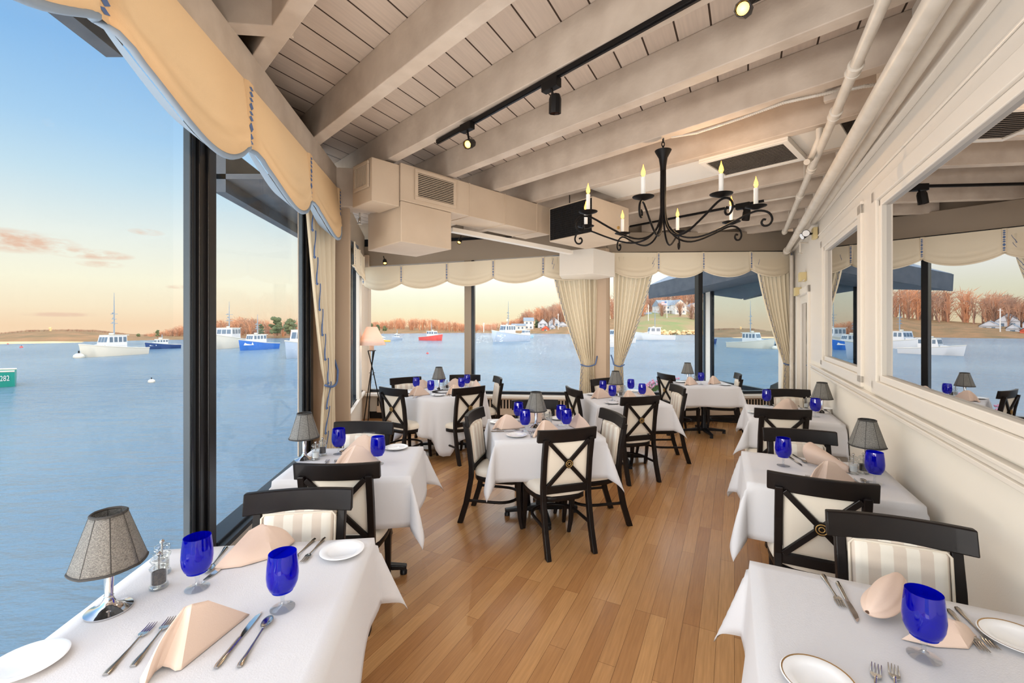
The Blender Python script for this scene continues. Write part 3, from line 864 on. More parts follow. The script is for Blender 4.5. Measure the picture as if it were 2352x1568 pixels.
put_chair((1735,937),(1868,942), True, 'cross-back chair on the near side of the farthest right wall table', G)
put_chair((1750,980),(1918,990), False, 'striped chair at the far side of the middle right wall table', G)
put_chair((1765,1083),(2022,1116), True, 'large cross-back chair on the near side of the middle right wall table', G)
put_chair((1883,1164),(2244,1211), False, 'large striped chair facing us behind the nearest right wall table', G)

# ---------------------------------------------------------------- tableware
def make_goblet():
    t = thing('goblet', '', 'glass')
    k = 1.07
    bowl = [(.026,.058),(.037,.069),(.0435,.088),(.0455,.112),(.0435,.145),(.0395,.182),(.0380,.182),(.042,.144),(.0437,.112),(.0418,.089),(.0352,.072),(.024,.0615),(.0,.060)]
    MB().lathe([(r*k, z) for r, z in bowl], 28, cap=False).build('bowl', M['cobalt'], t, smooth=60)
    MB().lathe([(.0,.057),(.018*k,.0555),(.030*k,.058)], 28, cap=False).build('bowl_base', M['cobalt'], t, smooth=60)
    MB().lathe([(.038,0),(.038,.002),(.016,.007),(.006,.013),(.0055,.03),(.008,.04),(.0055,.046),(.009,.055),(.0,.0565)], 24).build('stem', M['clear'], t, smooth=60)
    return t
def make_lamp():
    t = thing('table_lamp', '', 'lamp')
    MB().lathe([(.062,0),(.062,.004),(.045,.010),(.022,.022),(.014,.038),(.012,.045),(.0135,.047),(.011,.05),(.016,.165),(.010,.17),(.010,.20)], 28).build('base', M['chrome'], t, smooth=50)
    n = 8
    def prof(u, v, rr=1.0):
        a = 2*PI*u; k = v
        r = .098 + (.046-.098)*k
        sc = math.cos(PI/n)/math.cos(((a) % (2*PI/n)) - PI/n)
        r *= .55 + .45*sc
        return (r*math.cos(a), r*math.sin(a), .150 + .165*k)
    b = MB(); b.grid(prof, 48, 10)
    sh = b.build('lamp_shade', M['shade'], t, smooth=30, solid=.003)
    r = MB()
    for k in range(n):
        a = k/n
        r.tube([Vector(prof(a, v))*1.0 for v in (0,.5,1)], .0022, 5)
    for v in (0, 1): r.tube([prof(i/48, v) for i in range(49)], .0045, 6)
    r.build('shade_rib', M['shaderib'], sh, smooth=180)
    MB().lathe([(.0,.19),(.012,.195),(.018,.215),(.014,.24),(.0,.255)], 12).build('bulb', M['salt'], t, smooth=180)
    return t
def make_mill(kind):
    t = thing(kind + '_mill', '', 'mill')
    b = MB().lathe([(.028,0),(.029,.006),(.027,.012),(.024,.014),(.024,.062),(.028,.066),(.0285,.072),(.020,.076),(.016,.082),(.023,.089),(.026,.096),(.023,.104),(.012,.109),(.0,.110)], 24)
    b.build('body', M['acrylic'], t, smooth=50)
    MB().lathe([(.0205,.016),(.0205,.055 if kind == 'pepper' else .05),(.0,.056)], 18).build('filling', M['pepper' if kind == 'pepper' else 'salt'], t, smooth=50)
    MB().lathe([(.003,.06),(.003,.112),(.0075,.116),(.008,.121),(.004,.126),(.0,.127)], 12).build('knob', M['steel'], t, smooth=60)
    return t
def make_plate(rim=False):
    t = thing('bread_plate', '', 'plate')
    MB().lathe([(.0,.003),(.052,.003),(.056,.006),(.083,.013),(.086,.0145),(.083,.016),(.056,.0095),(.050,.0065),(.0,.0065)], 40).build('dish', M['china'], t, smooth=60)
    if rim: MB().lathe([(.0795,.0150),(.0812,.0166),(.083,.0166)], 40, cap=False).build('rim_line', M['goldrim'], t, smooth=180)
    return t
def make_fork():
    b = MB()
    b.tube([(0,-.10,.004),(0,-.085,.0045),(0,-.05,.005),(0,0,.007),(0,.035,.010),(0,.048,.010)], [.008,.0095,.006,.0032,.0032,.005], 8, sy=1.0)
    for v in range(len(b.v)): pass
    b.v = [(x, y, .004+(z-.004)*.6) for x, y, z in b.v]
    b.add([(-.012,.052,.006),(.012,.052,.006),(.012,.062,.005),(-.012,.062,.005),(-.006,.042,.007),(.006,.042,.007),
           (-.012,.052,.009),(.012,.052,.009),(.012,.062,.008),(-.012,.062,.008),(-.006,.042,.010),(.006,.042,.010)],
          [(0,4,5,1),(0,1,2,3),(6,7,11,10),(6,9,8,7),(3,2,8,9),(4,10,11,5),(0,6,10,4),(1,5,11,7),(2,1,7,8),(0,3,9,6)])
    for k in range(4):
        x = -.0102 + k*.0068
        b.tube([(x,.060,.0065),(x,.085,.0055),(x,.105,.008)], [.0021,.0019,.0011], 6)
    return b.build('fork', M['steel'], smooth=50)
def make_knife():
    t = thing('knife', '', 'knife')
    b = MB().tube([(0,-.115,.005),(0,-.105,.006),(0,-.06,.006),(0,-.01,.006),(0,.0,.006)], [.006,.0085,.007,.0065,.006], 8)
    b.v = [(x, y, .005+(z-.005)*.6) for x, y, z in b.v]
    b.build('handle', M['steel'], t, smooth=60)
    vs, fs = [], []
    for y, w0, w1 in ((0,-.006,.006),(.03,-.009,.007),(.07,-.011,.007),(.10,-.008,.006),(.12,.002,.005)):
        vs += [(w0, y, .0035), (w1, y, .0045), (w1, y, .006), (w0, y, .004)]
    for i in range(4):
        for j in range(4): fs.append((i*4+j, i*4+(j+1) % 4, (i+1)*4+(j+1) % 4, (i+1)*4+j))
    fs += [(3,2,1,0), (16,17,18,19)]
    MB().add(vs, fs).build('blade', M['chrome'], t, smooth=30)
    return t
def make_spoon():
    b = MB()
    b.tube([(0,-.095,.004),(0,-.085,.005),(0,-.05,.005),(0,0,.007),(0,.045,.009),(0,.055,.009)], [.006,.008,.005,.0028,.0028,.004], 8)
    b.v = [(x, y, .004+(z-.004)*.65) for x, y, z in b.v]
    def bowl(u, v):
        a = 2*PI*u; r = v
        w = .0155*(1 + .12*math.sin(a))
        return (w*r*math.cos(a), .080 + .029*r*math.sin(a), .003 + .007*r*r)
    b.grid(bowl, 20, 5)
    o = b.build('spoon', M['steel'], smooth=60, solid=.0012)
    return o
def make_napkin():                               # pyramid fold: sharp front ridge, one flat face, one rolled lobe that stays open
    top = [Vector((.045,.015,.118)), Vector((.0,.0,.132)), Vector((-.02,.01,.126))]
    base = [(.175,.055,.001),(.11,.012,.001),(.045,-.032,.001),(-.018,-.074,.001),(-.040,-.089,.001),(-.053,-.083,.002),(-.063,-.062,.005),(-.079,-.046,.009),
            (-.099,-.056,.007),(-.114,-.080,.003),(-.124,-.089,.001),(-.133,-.080,.002),(-.131,-.055,.006),(-.10,-.01,.006),(-.05,.05,.001),(.07,.075,.001),(.175,.055,.001)]
    n = len(base)-1
    tk = [0,.2,.6,1,1,1.1,1.3,1.5,1.7,1.8,1.9,2,2,2,1.6,.8,0]
    def fn(u, v):
        k = u*n; i = min(int(k+1e-9), n-1); f = k-i
        p = Vector(base[i])*(1-f) + Vector(base[i+1])*f
        t = tk[i]*(1-f) + tk[i+1]*f; a = min(int(t), 1)
        q = top[a]*(1-(t-a)) + top[a+1]*(t-a)
        s = math.sin(PI*v)
        lobe = math.exp(-((k-10)/1.8)**2)
        r = p*(1-v) + q*v
        return r + Vector((-.016*lobe*s, -.006*lobe*s, .010*lobe*s))
    b = MB(); b.grid(fn, n*3, 12)
    return b.build('napkin', M['napkin'], smooth=32, solid=.0022, weld=True)
def make_roll_napkin():                          # one end stands up in an open loop, the tail lies down
    def fn(u, v):
        a = -.35*PI + 1.75*PI*u
        R = .070*(1-v) + .018*v
        y = -.03 + .24*v
        return (R*math.cos(a)*.9 + .02*math.sin(2*a)*(1-v), y, max(.002, R*.95 + R*math.sin(a)))
    b = MB(); b.grid(fn, 28, 14)
    return b.build('napkin', M['napkin'], smooth=180, solid=.0025)
def make_pouch_napkin():                         # plump folded bundle lying on its side
    def fn(u, v):
        a = 2*PI*u; t = v
        r = .047*math.sin(PI*min(1, t*.985+.0075))**.55*(1 + .10*math.sin(3*a+2+2*t) + .05*math.sin(7*a+5*t))
        return (-.12+.24*t, r*math.cos(a)*.95, .040 + r*math.sin(a)*.82 + .045*t*t)
    b = MB(); b.grid(fn, 36, 20)
    return b.build('napkin', M['napkin'], smooth=180)
def single(mk, cat):
    def f():
        o = mk(); o['category'] = cat; o['label'] = ''; return o
    return f
K = {'goblet':Kind(make_goblet), 'lamp':Kind(make_lamp), 'pepper':Kind(lambda: make_mill('pepper')), 'salt':Kind(lambda: make_mill('salt')),
     'plate':Kind(make_plate), 'rimplate':Kind(lambda: make_plate(True)), 'fork':Kind(single(make_fork,'fork')), 'knife':Kind(make_knife), 'spoon':Kind(single(make_spoon,'spoon')),
     'nap':Kind(single(make_napkin,'napkin')), 'roll':Kind(single(make_roll_napkin,'napkin')), 'pouch':Kind(single(make_pouch_napkin,'napkin'))}
GR = {'goblet':'cobalt blue goblets','lamp':'table lamps with cord shades','pepper':'pepper mills','salt':'salt mills','plate':'bread plates','rimplate':'gold-rimmed plates','fork':'forks','knife':'knives','spoon':'spoons','nap':'folded napkins','roll':'folded napkins','pouch':'folded napkins'}
def on(kind, px, py, label, rot=0.0, dz=.003):
    p = hit_z(px, py, CT)
    return K[kind].put((p.x, p.y, CT+dz), math.radians(rot), label, GR[kind])
def lay(kind, h, tip, label):                    # cutlery from its handle end to its tip
    a, b = hit_z(h[0], h[1], CT), hit_z(tip[0], tip[1], CT)
    d = b-a; c = a*.5 + b*.5
    return K[kind].put((c.x, c.y, CT+.0015), math.atan2(d.y, d.x)-PI/2, label, GR[kind])
# table 1
T = TP[1]
on('lamp', 250, 1402, 'grey cord-shaded lamp on '+T)
on('pepper', 365, 1350, 'clear pepper mill, front one of the pair on '+T)
on('salt', 372, 1318, 'clear mill half hidden behind the pepper mill on '+T)
on('goblet', 453, 1352, 'cobalt goblet beside the mills on '+T)
on('goblet', 649, 1398, 'cobalt goblet right of the napkin on '+T)
on('nap', 441, 1490, 'large peach napkin in the foreground setting of '+T, 44).scale = (.9, .9, .95)
on('nap', 600, 1276, 'peach napkin at the far setting of '+T, 205)
lay('fork', (240,1556), (352,1436), 'fork farther from the napkin, left foreground of '+T)
lay('fork', (293,1549), (402,1414), 'fork against the foreground napkin on '+T)
lay('knife', (488,1548), (603,1404), 'dinner knife right of the foreground napkin on '+T)
lay('spoon', (546,1540), (620,1424), 'spoon right of the foreground knife on '+T)
on('plate', 62, 1530, 'white plate at the lower left corner of the picture')
on('plate', 786, 1271, 'white plate at the far right corner of '+T)
lay('fork', (716,1246), (672,1290), 'left fork by the far plate on '+T)
lay('fork', (738,1246), (704,1285), 'right fork by the far plate on '+T)
lay('knife', (562,1262), (474,1332), 'knife at the far setting of '+T)
lay('spoon', (516,1264), (484,1308), 'spoon by the blue goblet at the far setting of '+T)
# table 2
T = TP[2]
on('lamp', 699, 1055, 'grey cord-shaded lamp on '+T)
on('salt', 725, 1056, 'clear salt mill on '+T)
on('pepper', 741, 1046, 'clear pepper mill on '+T)
on('goblet', 778, 1043, 'cobalt goblet left of the napkins on '+T)
on('goblet', 868, 1066, 'cobalt goblet right of the napkins on '+T)
on('nap', 818, 1066, 'peach napkin behind the cross-back chair on '+T, -8)
on('nap', 838, 1038, 'taller peach napkin at the far setting of '+T, 185)
on('plate', 910, 1031, 'white plate at the right edge of '+T)
lay('spoon', (803,1026), (787,1038), 'spoon at the far setting of '+T)
lay('knife', (816,1026), (794,1046), 'knife at the far setting of '+T)
lay('fork', (742,1078), (752,1060), 'left fork showing over the chair rail on '+T)
lay('fork', (768,1078), (773,1058), 'right fork showing over the chair rail on '+T)
# table 3
T = TP[3]
on('lamp', 1231, 981, 'grey cord-shaded lamp on '+T)
on('pepper', 1250, 977, 'clear pepper mill on '+T)
on('salt', 1262, 977, 'clear salt mill on '+T)
on('goblet', 1191, 968, 'cobalt goblet at the back left of '+T)
on('goblet', 1206, 990, 'cobalt goblet at the front left of '+T)
on('goblet', 1289, 977, 'cobalt goblet at the back right of '+T)
on('goblet', 1301, 988, 'cobalt goblet at the front right of '+T)
on('nap', 1164, 984, 'peach napkin at the left setting of '+T, -10)
on('nap', 1229, 969, 'peach napkin at the far setting of '+T, 185)
on('nap', 1252, 999, 'peach napkin at the front setting of '+T, 10)
on('nap', 1330, 982, 'peach napkin at the right setting of '+T, 100)
on('plate', 1187, 1002, 'white plate at the front left of '+T)
on('plate', 1146, 972, 'white plate at the back left of '+T)
on('plate', 1283, 963, 'white plate at the back right of '+T)
lay('fork', (1222,1007), (1217,991), 'left fork at the front setting of '+T)
lay('fork', (1232,1006), (1225,989), 'right fork at the front setting of '+T)
lay('knife', (1141,992), (1175,992), 'knife at the left setting of '+T)
lay('spoon', (1148,988), (1183,988), 'spoon at the left setting of '+T)
# round table
T = TP[4]
on('lamp', 1008, 894, 'grey cord-shaded lamp on '+T)
on('salt', 1019, 894, 'clear salt mill on '+T)
on('pepper', 1027, 894, 'clear pepper mill on '+T)
on('goblet', 956, 897, 'cobalt goblet by the far left chair of '+T)
on('goblet', 989.5, 906, 'cobalt goblet at the front of '+T)
on('goblet', 1015, 887, 'cobalt goblet behind the lamp of '+T)
on('goblet', 1060, 898, 'cobalt goblet by the front right chair of '+T)
on('goblet', 1073, 889, 'cobalt goblet by the far right chair of '+T)
on('nap', 960, 908, 'peach napkin by the left front chair of '+T, 5)
on('nap', 970, 891, 'peach napkin at the far left setting of '+T, 190)
on('nap', 1043, 905, 'peach napkin by the right front chair of '+T, 20)
on('nap', 1046, 888, 'peach napkin at the far right setting of '+T, 170)
on('nap', 1094, 892, 'peach napkin at the right setting of '+T, 100)
on('plate', 1007, 909, 'white plate at the front of '+T)
on('plate', 936, 903, 'white plate at the left of '+T)
lay('fork', (1028,912), (1024,903), 'left fork at the front right setting of '+T)
lay('fork', (1034,912), (1029,903), 'right fork at the front right setting of '+T)
lay('knife', (952,914), (966,910), 'knife at the left front setting of '+T)
# table 5
T = TP[5]
on('lamp', 1414, 908, 'grey cord-shaded lamp on '+T)
on('pepper', 1426, 911, 'clear pepper mill on '+T)
on('salt', 1435, 907, 'clear salt mill on '+T)
on('goblet', 1385, 906, 'cobalt goblet at the back left of '+T)
on('goblet', 1406.5, 920, 'cobalt goblet at the front left of '+T)
on('goblet', 1449, 902, 'cobalt goblet at the back right of '+T)
on('goblet', 1475, 915, 'cobalt goblet at the front right of '+T)
on('nap', 1378, 914, 'peach napkin at the left setting of '+T, -5)
on('nap', 1413, 897, 'peach napkin at the far setting of '+T, 190)
on('nap', 1444, 920, 'peach napkin at the front setting of '+T, 10)
on('nap', 1484, 907, 'peach napkin at the right setting of '+T, 100)
on('plate', 1406, 927, 'white plate at the front left of '+T)
on('plate', 1362, 907, 'white plate at the back left of '+T)
on('plate', 1455, 899, 'white plate at the back right of '+T)
lay('fork', (1398,932), (1395,923), 'fork at the front setting of '+T)
lay('knife', (1420,931), (1418,920), 'knife at the front setting of '+T)
# table 6
T = TP[6]
def on6(kind, x, y, label, rot=0): return K[kind].put((x, y, CT+.003), math.radians(rot), label, GR[kind])
on6('lamp', 2.80, 7.08, 'grey cord-shaded lamp on '+T)
on6('pepper', 2.93, 7.12, 'clear pepper mill on '+T)
on6('salt', 2.90, 7.20, 'clear salt mill on '+T)
on6('goblet', 2.93, 6.88, 'cobalt goblet standing between the two napkins of '+T)
on6('nap', 2.74, 6.84, 'peach napkin at the left setting of '+T, 5)
on6('nap', 3.15, 6.95, 'peach napkin at the right setting of '+T, 5)
on6('plate', 2.69, 7.12, 'white plate at the left of '+T)
on6('plate', 3.26, 6.78, 'white plate at the right of '+T)
# table 7
T = TP[7]
on('lamp', 1888, 948, 'grey cord-shaded lamp on '+T)
on('salt', 1852, 938, 'clear salt mill on '+T)
on('pepper', 1862, 935, 'clear pepper mill on '+T)
on('goblet', 1761, 932, 'cobalt goblet at the far left of '+T)
on('goblet', 1873, 957, 'cobalt goblet in front of the lamp on '+T)
on('nap', 1808, 941, 'peach napkin on '+T, 160)
on('plate', 1737, 949, 'white plate at the left edge of '+T)
on('plate', 1893, 940, 'white plate near the wall on '+T)
lay('spoon', (1775,928), (1781,938), 'spoon at the far setting of '+T)
lay('fork', (1833,932), (1842,940), 'fork at the far setting of '+T)
# table 8
T = TP[8]
on('lamp', 1992, 1078, 'grey cord-shaded lamp on '+T)
on('salt', 1960, 1088, 'clear salt mill on '+T)
on('pepper', 1983, 1087, 'clear pepper mill on '+T)
on('goblet', 1799, 1070, 'cobalt goblet at the far left of '+T)
on('goblet', 2009, 1110, 'cobalt goblet in front of the lamp on '+T)
on('roll', 1868, 1066, 'peach napkin rolled open at the far setting of '+T, -150)
on('nap', 1902, 1108, 'peach napkin behind the big cross-back chair on '+T, -20)
lay('fork', (1825,1125), (1838,1090), 'left fork at the near setting of '+T)
lay('fork', (1850,1125), (1856,1088), 'right fork at the near setting of '+T)
lay('knife', (1990,1132), (1960,1100), 'knife at the near setting of '+T)
lay('spoon', (2003,1128), (1983,1106), 'spoon at the near setting of '+T)
lay('fork', (1912,1056), (1928,1074), 'left fork at the far setting of '+T)
lay('fork', (1925,1056), (1944,1074), 'right fork at the far setting of '+T)
lay('knife', (1812,1050), (1838,1068), 'knife at the far setting of '+T)
lay('spoon', (1822,1046), (1848,1062), 'spoon at the far setting of '+T)
# table 9
T = TP[9]
on('goblet', 2122, 1510, 'large cobalt goblet in the foreground on '+T)
on('pouch', 2032, 1408, 'cream napkin bundle left of the goblet on '+T, 30)
on('nap', 2172, 1470, 'flattened cream napkin behind the goblet on '+T, 165).scale = (.72, .62, .5)
lay('fork', (1894,1330), (1930,1390), 'fork lying left of the dark butter knife on '+T)
lay('knife', (1922,1336), (1973,1436), 'dark butter knife beside the napkin bundle on '+T)
lay('fork', (2190,1416), (2250,1486), 'left fork by the gold-rimmed plate at right on '+T)
lay('fork', (2206,1408), (2276,1484), 'right fork by the gold-rimmed plate at right on '+T)
on('rimplate', 2338, 1476, 'gold-rimmed plate at the right edge of the picture')
on('rimplate', 1880, 1572, 'gold-rimmed plate at the bottom edge on '+T)
lay('fork', (2008,1625), (2012,1552), 'left fork with its tines at the bottom edge on '+T)
lay('fork', (2064,1632), (2054,1554), 'right fork with its tines at the bottom edge on '+T)
# ---------------------------------------------------------------- valances and curtains
def swag(par, P, Q, ztP, ztQ, h, dip, nrm, bulge, ex=.75, mk='valance'):
    P, Q, n = Vector((*P, 0)), Vector((*Q, 0)), Vector((*nrm, 0))
    def pt(u, v):
        e = math.sin(PI*u)
        q = P + (Q-P)*u
        zt = ztP + (ztQ-ztP)*u
        H = h + dip*e**ex
        z = zt - H*v
        o = .008 + bulge*e**.6*(v**1.3)
        # soft curved folds that rise to the pleats
        k = v*H/(h+dip)
        o += .010*math.sin(26*(v-.22*e*(1-v)))*max(0, v-.55)*2*(e**.5)
        o += .014*math.exp(-((u-.06)/.035)**2)*v + .014*math.exp(-((u-.94)/.035)**2)*v
        if v > .97: o -= .012
        return q + n*o + Vector((0,0,z))
    b = MB(); b.grid(pt, 26, 22)
    s = b.build('swag', M[mk], par, smooth=180)
    hem = MB().tube([pt(i/24, 1) - n*.006 + Vector((0,0,-.004)) for i in range(25)], .014, 6)
    hem.build('hem', M['lining' if mk == 'valance_glow' else mk], s, smooth=180)
    def lin(u, v):
        q = pt(u, 1)
        return q - n*(.03+.10*bulge/.1*v*math.sin(PI*u)**.5) + Vector((0,0,.09*v*math.sin(PI*u)**.5))
    MB().grid(lin, 20, 3).build('lining', M['lining'], s, smooth=180)
def pleat(par, P, zt, h, nrm, w, mk='valance'):
    n = Vector((*nrm, 0)); t = Vector((n.y, -n.x, 0)); P = Vector((*P, 0))
    b = MB()
    b.add([P + t*(sx*w/2) + n*o + Vector((0,0,z)) for z in (zt, zt-h-.01) for sx, o in ((-1,.010),(-.6,.026),(.6,.026),(1,.010))],
          [(0,4,5,1),(1,5,6,2),(2,6,7,3)])
    o = b.build('pleat', M[mk], par)
    m = MB()                                      # printed diamond chain of the trim
    k = 0; z = zt - .02
    sizes = [.5, .7, .5, 1.0, .5, .7, 1.25, .8, .5]
    tot = sum(sizes)
    for s in sizes:
        hh = (h-.03)*s/tot
        c = P + n*.028 + Vector((0,0,z-hh/2))
        m.add([c - Vector((0,0,hh*.45)), c + t*w*.26, c + Vector((0,0,hh*.45)), c - t*w*.26], [(0,1,2,3)])
        z -= hh
    m.build('trim_motif', M['blue'], o)
def valance(label, pts, zts, h, dip, nrm, bulge, w=.06, ex=.75, mk='valance'):
    v = thing('window_valance', label, 'valance', group='scalloped window valances')
    for i in range(len(pts)-1): swag(v, pts[i], pts[i+1], zts[i], zts[i+1], h, dip, nrm, bulge, ex, mk)
    for p, z in zip(pts, zts): pleat(v, p, z, h, nrm, w, mk)
    return v
nl = Vector((1, .13)).normalized()
ys = [.42, 1.46, 2.52, 3.58, 4.49]
valance('long cream scalloped valance with blue pleats over the left windows', [(LX(y, .12), y) for y in ys], [3.07]*5, .36, .22, nl, .11, .10, 1.25, 'valance_glow')
def on_wall(P, Q, px, off):
    s = s_at(P, Q, px); return bpt(P, Q, s, off)
dA = (A1-A0).normalized(); nA = Vector((dA.y, -dA.x)); dB = (B1-B0).normalized(); nB = Vector((dB.y, -dB.x))
def zy(px, py, xy): return CZ + (HZ-py)/F*xy[1]
pp = [(841,614),(927,610),(1030,604),(1135,597),(1248,590),(1372,583)]
pts = [on_wall(A0, A1, a, -.10) for a, b in pp]
valance('cream scalloped valance over the back left windows', pts, [zy(a,b,p) for (a,b),p in zip(pp, pts)], .30, .12, nA, .07)
pp = [(1404,580),(1506,580),(1608,579),(1716,578),(1806,578)]
pts = [on_wall(B0, B1, a, -.10) for a, b in pp]
valance('cream scalloped valance over the back right windows', pts, [zy(a,b,p) for (a,b),p in zip(pp, pts)], .30, .13, nB, .07)
fnr2 = Vector((-fn.x, -fn.y))
valance('small scalloped valance behind the column on the short left window', [fpt(s, -.06) for s in (1.3, 2.0, 2.7)], [2.85]*3, .32, .10, fnr2, .06)

def curtain(label, P, n, t, ztop, ztie, tops, ties, bots, folds, amp, tie_end, scroll_side=None, motif=.05, zbot=.02):
    """P: wall point (2D); t: along-wall unit vector; n: unit vector into the room; tops/ties/bots: (left, right) distances along t"""
    c = thing('curtain', label, 'curtain', group='tied back curtains')
    P, t3, n3 = Vector((*P, 0)), Vector((*t, 0)), Vector((*n, 0))
    def edges(z):
        if z > ztie:
            k = (ztop-z)/(ztop-ztie)
            kk = k**1.25 if True else k
            kk = .35*k + .65*k**2.0
            k2 = k**1.4
            return tops[0] + (ties[0]-tops[0])*(k2 if abs(ties[0]-tops[0]) > .15 else kk), tops[1] + (ties[1]-tops[1])*(k2 if abs(ties[1]-tops[1]) > .15 else kk)
        k = (ztie-z)/(ztie-zbot); k = k**.7
        return ties[0] + (bots[0]-ties[0])*k, ties[1] + (bots[1]-ties[1])*k
    def pt(u, v):
        z = ztop + (zbot-ztop)*v
        l, r = edges(z)
        w = r-l
        pinch = math.exp(-((z-ztie)/.12)**2)
        a = amp*(1-.45*pinch) * (1 + .25*math.sin(9*u+v*3))
        o = .06 + a*math.sin(2*PI*folds*u + .8*math.sin(5*u) + 1.2*v) + .02*math.sin(PI*u)*pinch
        return P + t3*(l + w*u) + n3*o + Vector((0,0,z))
    b = MB(); b.grid(pt, folds*10, 40)
    b.build('curtain_panel', M['curtain'], c, smooth=180)
    l, r = edges(ztie)
    rope = []
    for i in range(17):
        u = i/16
        rope.append(P + t3*(l-.012 + (r-l+.024)*u) + n3*(.06+amp*1.2+.018*math.sin(PI*u)) + Vector((0,0,ztie - .03*math.sin(PI*u))))
    e = P + t3*tie_end[0] + n3*.03 + Vector((0,0,tie_end[1]))
    rope = rope + [rope[-1]*.5 + e*.5 + n3*.02, e] if tie_end[0] > l else [e, rope[0]*.5 + e*.5 + n3*.02] + rope
    MB().tube(rope, .011, 8).build('tieback', M['blue'], c, smooth=180)
    if scroll_side is not None:                  # running scroll embroidery down the leading edge
        m = MB(); nrep = int((ztop-zbot)/(motif*3.2))
        path = []
        for i in range(nrep):
            v0, v1 = (i+.1)/nrep, (i+1.1)/nrep
            pts = []
            for k in range(14):
                f = k/13; v = min(.995, v0 + (v1-v0)*f)
                z = ztop + (zbot-ztop)*v
                l, r = edges(z); base = l if scroll_side == 0 else r; sg = 1 if scroll_side == 0 else -1
                off = motif*1.1 + motif*.5*math.cos(PI*f)*sg*1.0
                q = P + t3*(base + sg*off) + n3*(.066+amp*1.25) + Vector((0,0,z))
                pts.append(q)
            # curl at the end
            q = pts[-1]
            for k in range(9):
                a = PI*k/5; rr = motif*.32*(1-k/11)
                pts.append(q + t3*(sg*(rr*math.sin(a))) + Vector((0,0,-rr*(1-math.cos(a))*.6 + .0)) )
            m.tube(pts, [motif*.07]*8 + [motif*.1]*(len(pts)-8), 4)
        m.build('scroll_embroidery', M['blue'], c)
    return c
# left curtain beside the column
tl = Vector((LW[1], 1)).normalized()
P0 = (-1.835, 3.78)
curtain('tall cream curtain with blue scroll embroidery tied back beside the column', P0, Vector((1,0)), Vector((0,1)), 3.02, 1.13, (0,.70), (.40,.66), (.28,.70), 6, .018, (.735,1.34), 0, .07)
# curtain on wall A
sA = lambda px: s_at(A0, A1, px)
P0 = bpt(A0, A1, sA(1265), -.03)
q = lambda px: sA(px)-sA(1265)
curtain('cream curtain tied back to the right at the back left window', P0, nA, dA, 2.85, 1.02, (0.0, q(1372)), (q(1334), q(1364)), (q(1326), q(1368)), 9, .028, (q(1371), 1.16), 0, .03)
sB = lambda px: s_at(B0, B1, px)
P0 = bpt(B0, B1, sB(1405), -.03)
q = lambda px: sB(px)-sB(1405)
curtain('cream curtain tied back to the left at the back right window', P0, nB, dB, 2.85, 1.02, (0.0, q(1500)), (q(1406), q(1427)), (q(1404), q(1430)), 9, .028, (q(1401), 1.18), 1, .03)
P0 = bpt(B0, B1, sB(1728), -.03)
q = lambda px: sB(px)-sB(1728)
curtain('cream curtain gathered at the right end of the back right window', P0, nB, dB, 2.85, 1.02, (0.0, q(1806)), (q(1790), q(1812)), (q(1785), q(1812)), 8, .028, (q(1817), 1.06), 0, .03)

# ---------------------------------------------------------------- track lights
def spotlight(label, c, aim, lit, size=1.0, stem=None, adapter=True, energy=18):
    """c: lamp head centre; aim: direction; stem: top point"""
    t = thing('track_spotlight', label, 'spotlight', group='small track spotlights')
    c, d = Vector(c), Vector(aim).normalized()
    st = Vector(stem) if stem else c + Vector((0,0,.10*size))
    up = Vector((0,0,1)); x = d.cross(up).normalized(); y = x.cross(d)
    R = Matrix(((x.x,y.x,d.x,0),(x.y,y.y,d.y,0),(x.z,y.z,d.z,0),(0,0,0,1)))
    Mx = Matrix.Translation(c) @ R
    MB().lathe([(.0,-.055*size),(.028*size,-.055*size),(.036*size,-.03*size),(.036*size,.05*size),(.032*size,.05*size),(.030*size,.02*size),(.0,.02*size)], 8, (0,0,0), Mx).build('lamp_head', M['iron'], t, smooth=30)
    MB().lathe([(.0,.030*size),(.027*size,.034*size),(.0,.040*size)], 16, (0,0,0), Mx).build('lens', M['lamp_on'] if lit else M['lampdim'], t, smooth=180)
    MB().tube([st, c], .008*size, 6).build('stem', M['iron'], t)
    if adapter: MB().bar(st + Vector((0,0,-.01)), st + Vector((0,0,.05*size)), .05*size, .13*size, BD).build('adapter', M['iron'], t, bevel=.004)
    if lit and energy:
        l = bpy.data.lights.new('spot_beam', 'SPOT'); l.energy = energy; l.color = (1,.72,.42); l.spot_size = 1.9; l.spot_blend = .8; l.shadow_soft_size = 0
        lo = bpy.data.objects.new('spot_beam', l); COL.objects.link(lo); lo.parent = t
        lo.location = c + d*.06*size; lo.rotation_euler = d.to_track_quat('-Z', 'Y').to_euler()
    return t
tr = thing('light_track', 'long black lighting track fixed along the beam over the centre of the room', 'track')
ta, tb2 = hit_z(1005,326,3.275), hit_z(1700,-62,3.275)
MB().bar(ta, tb2, .036, .03).build('rail', M['iron'], tr, bevel=.003)
MB().bar(ta+Vector((0,0,-.017)), tb2+Vector((0,0,-.017)), .012, .006).build('rail_slot', M['black'], tr)
spotlight('lit spotlight near the far end of the long track', hit_z(1079,330,3.10), (-.35,-.8,-.45), True, 1.0, hit_z(1073,298,3.22), True, 17)
spotlight('square-headed spotlight in the middle of the long track', hit_z(1275,240,2.99), (.0,.15,-.8), False, 1.0, hit_z(1266,203,3.21))
spotlight('bright spotlight at the top edge of the picture', hit_z(1709,22,3.02), (-.55,-.75,-.4), True, .9, hit_z(1745,-10,3.17), True, 17)
tr = thing('light_track', 'short black lighting track behind the chandelier', 'track')
ta, tb2 = hit_z(1447,520,3.27), hit_z(1755,461,3.27)
MB().bar(ta, tb2, .034, .03).build('rail', M['iron'], tr, bevel=.003)
MB().tube([tb2, hit_z(1795,455,3.27), hit_z(1850,446,3.27)], .012, 6).build('conduit', M['pipe'], tr)
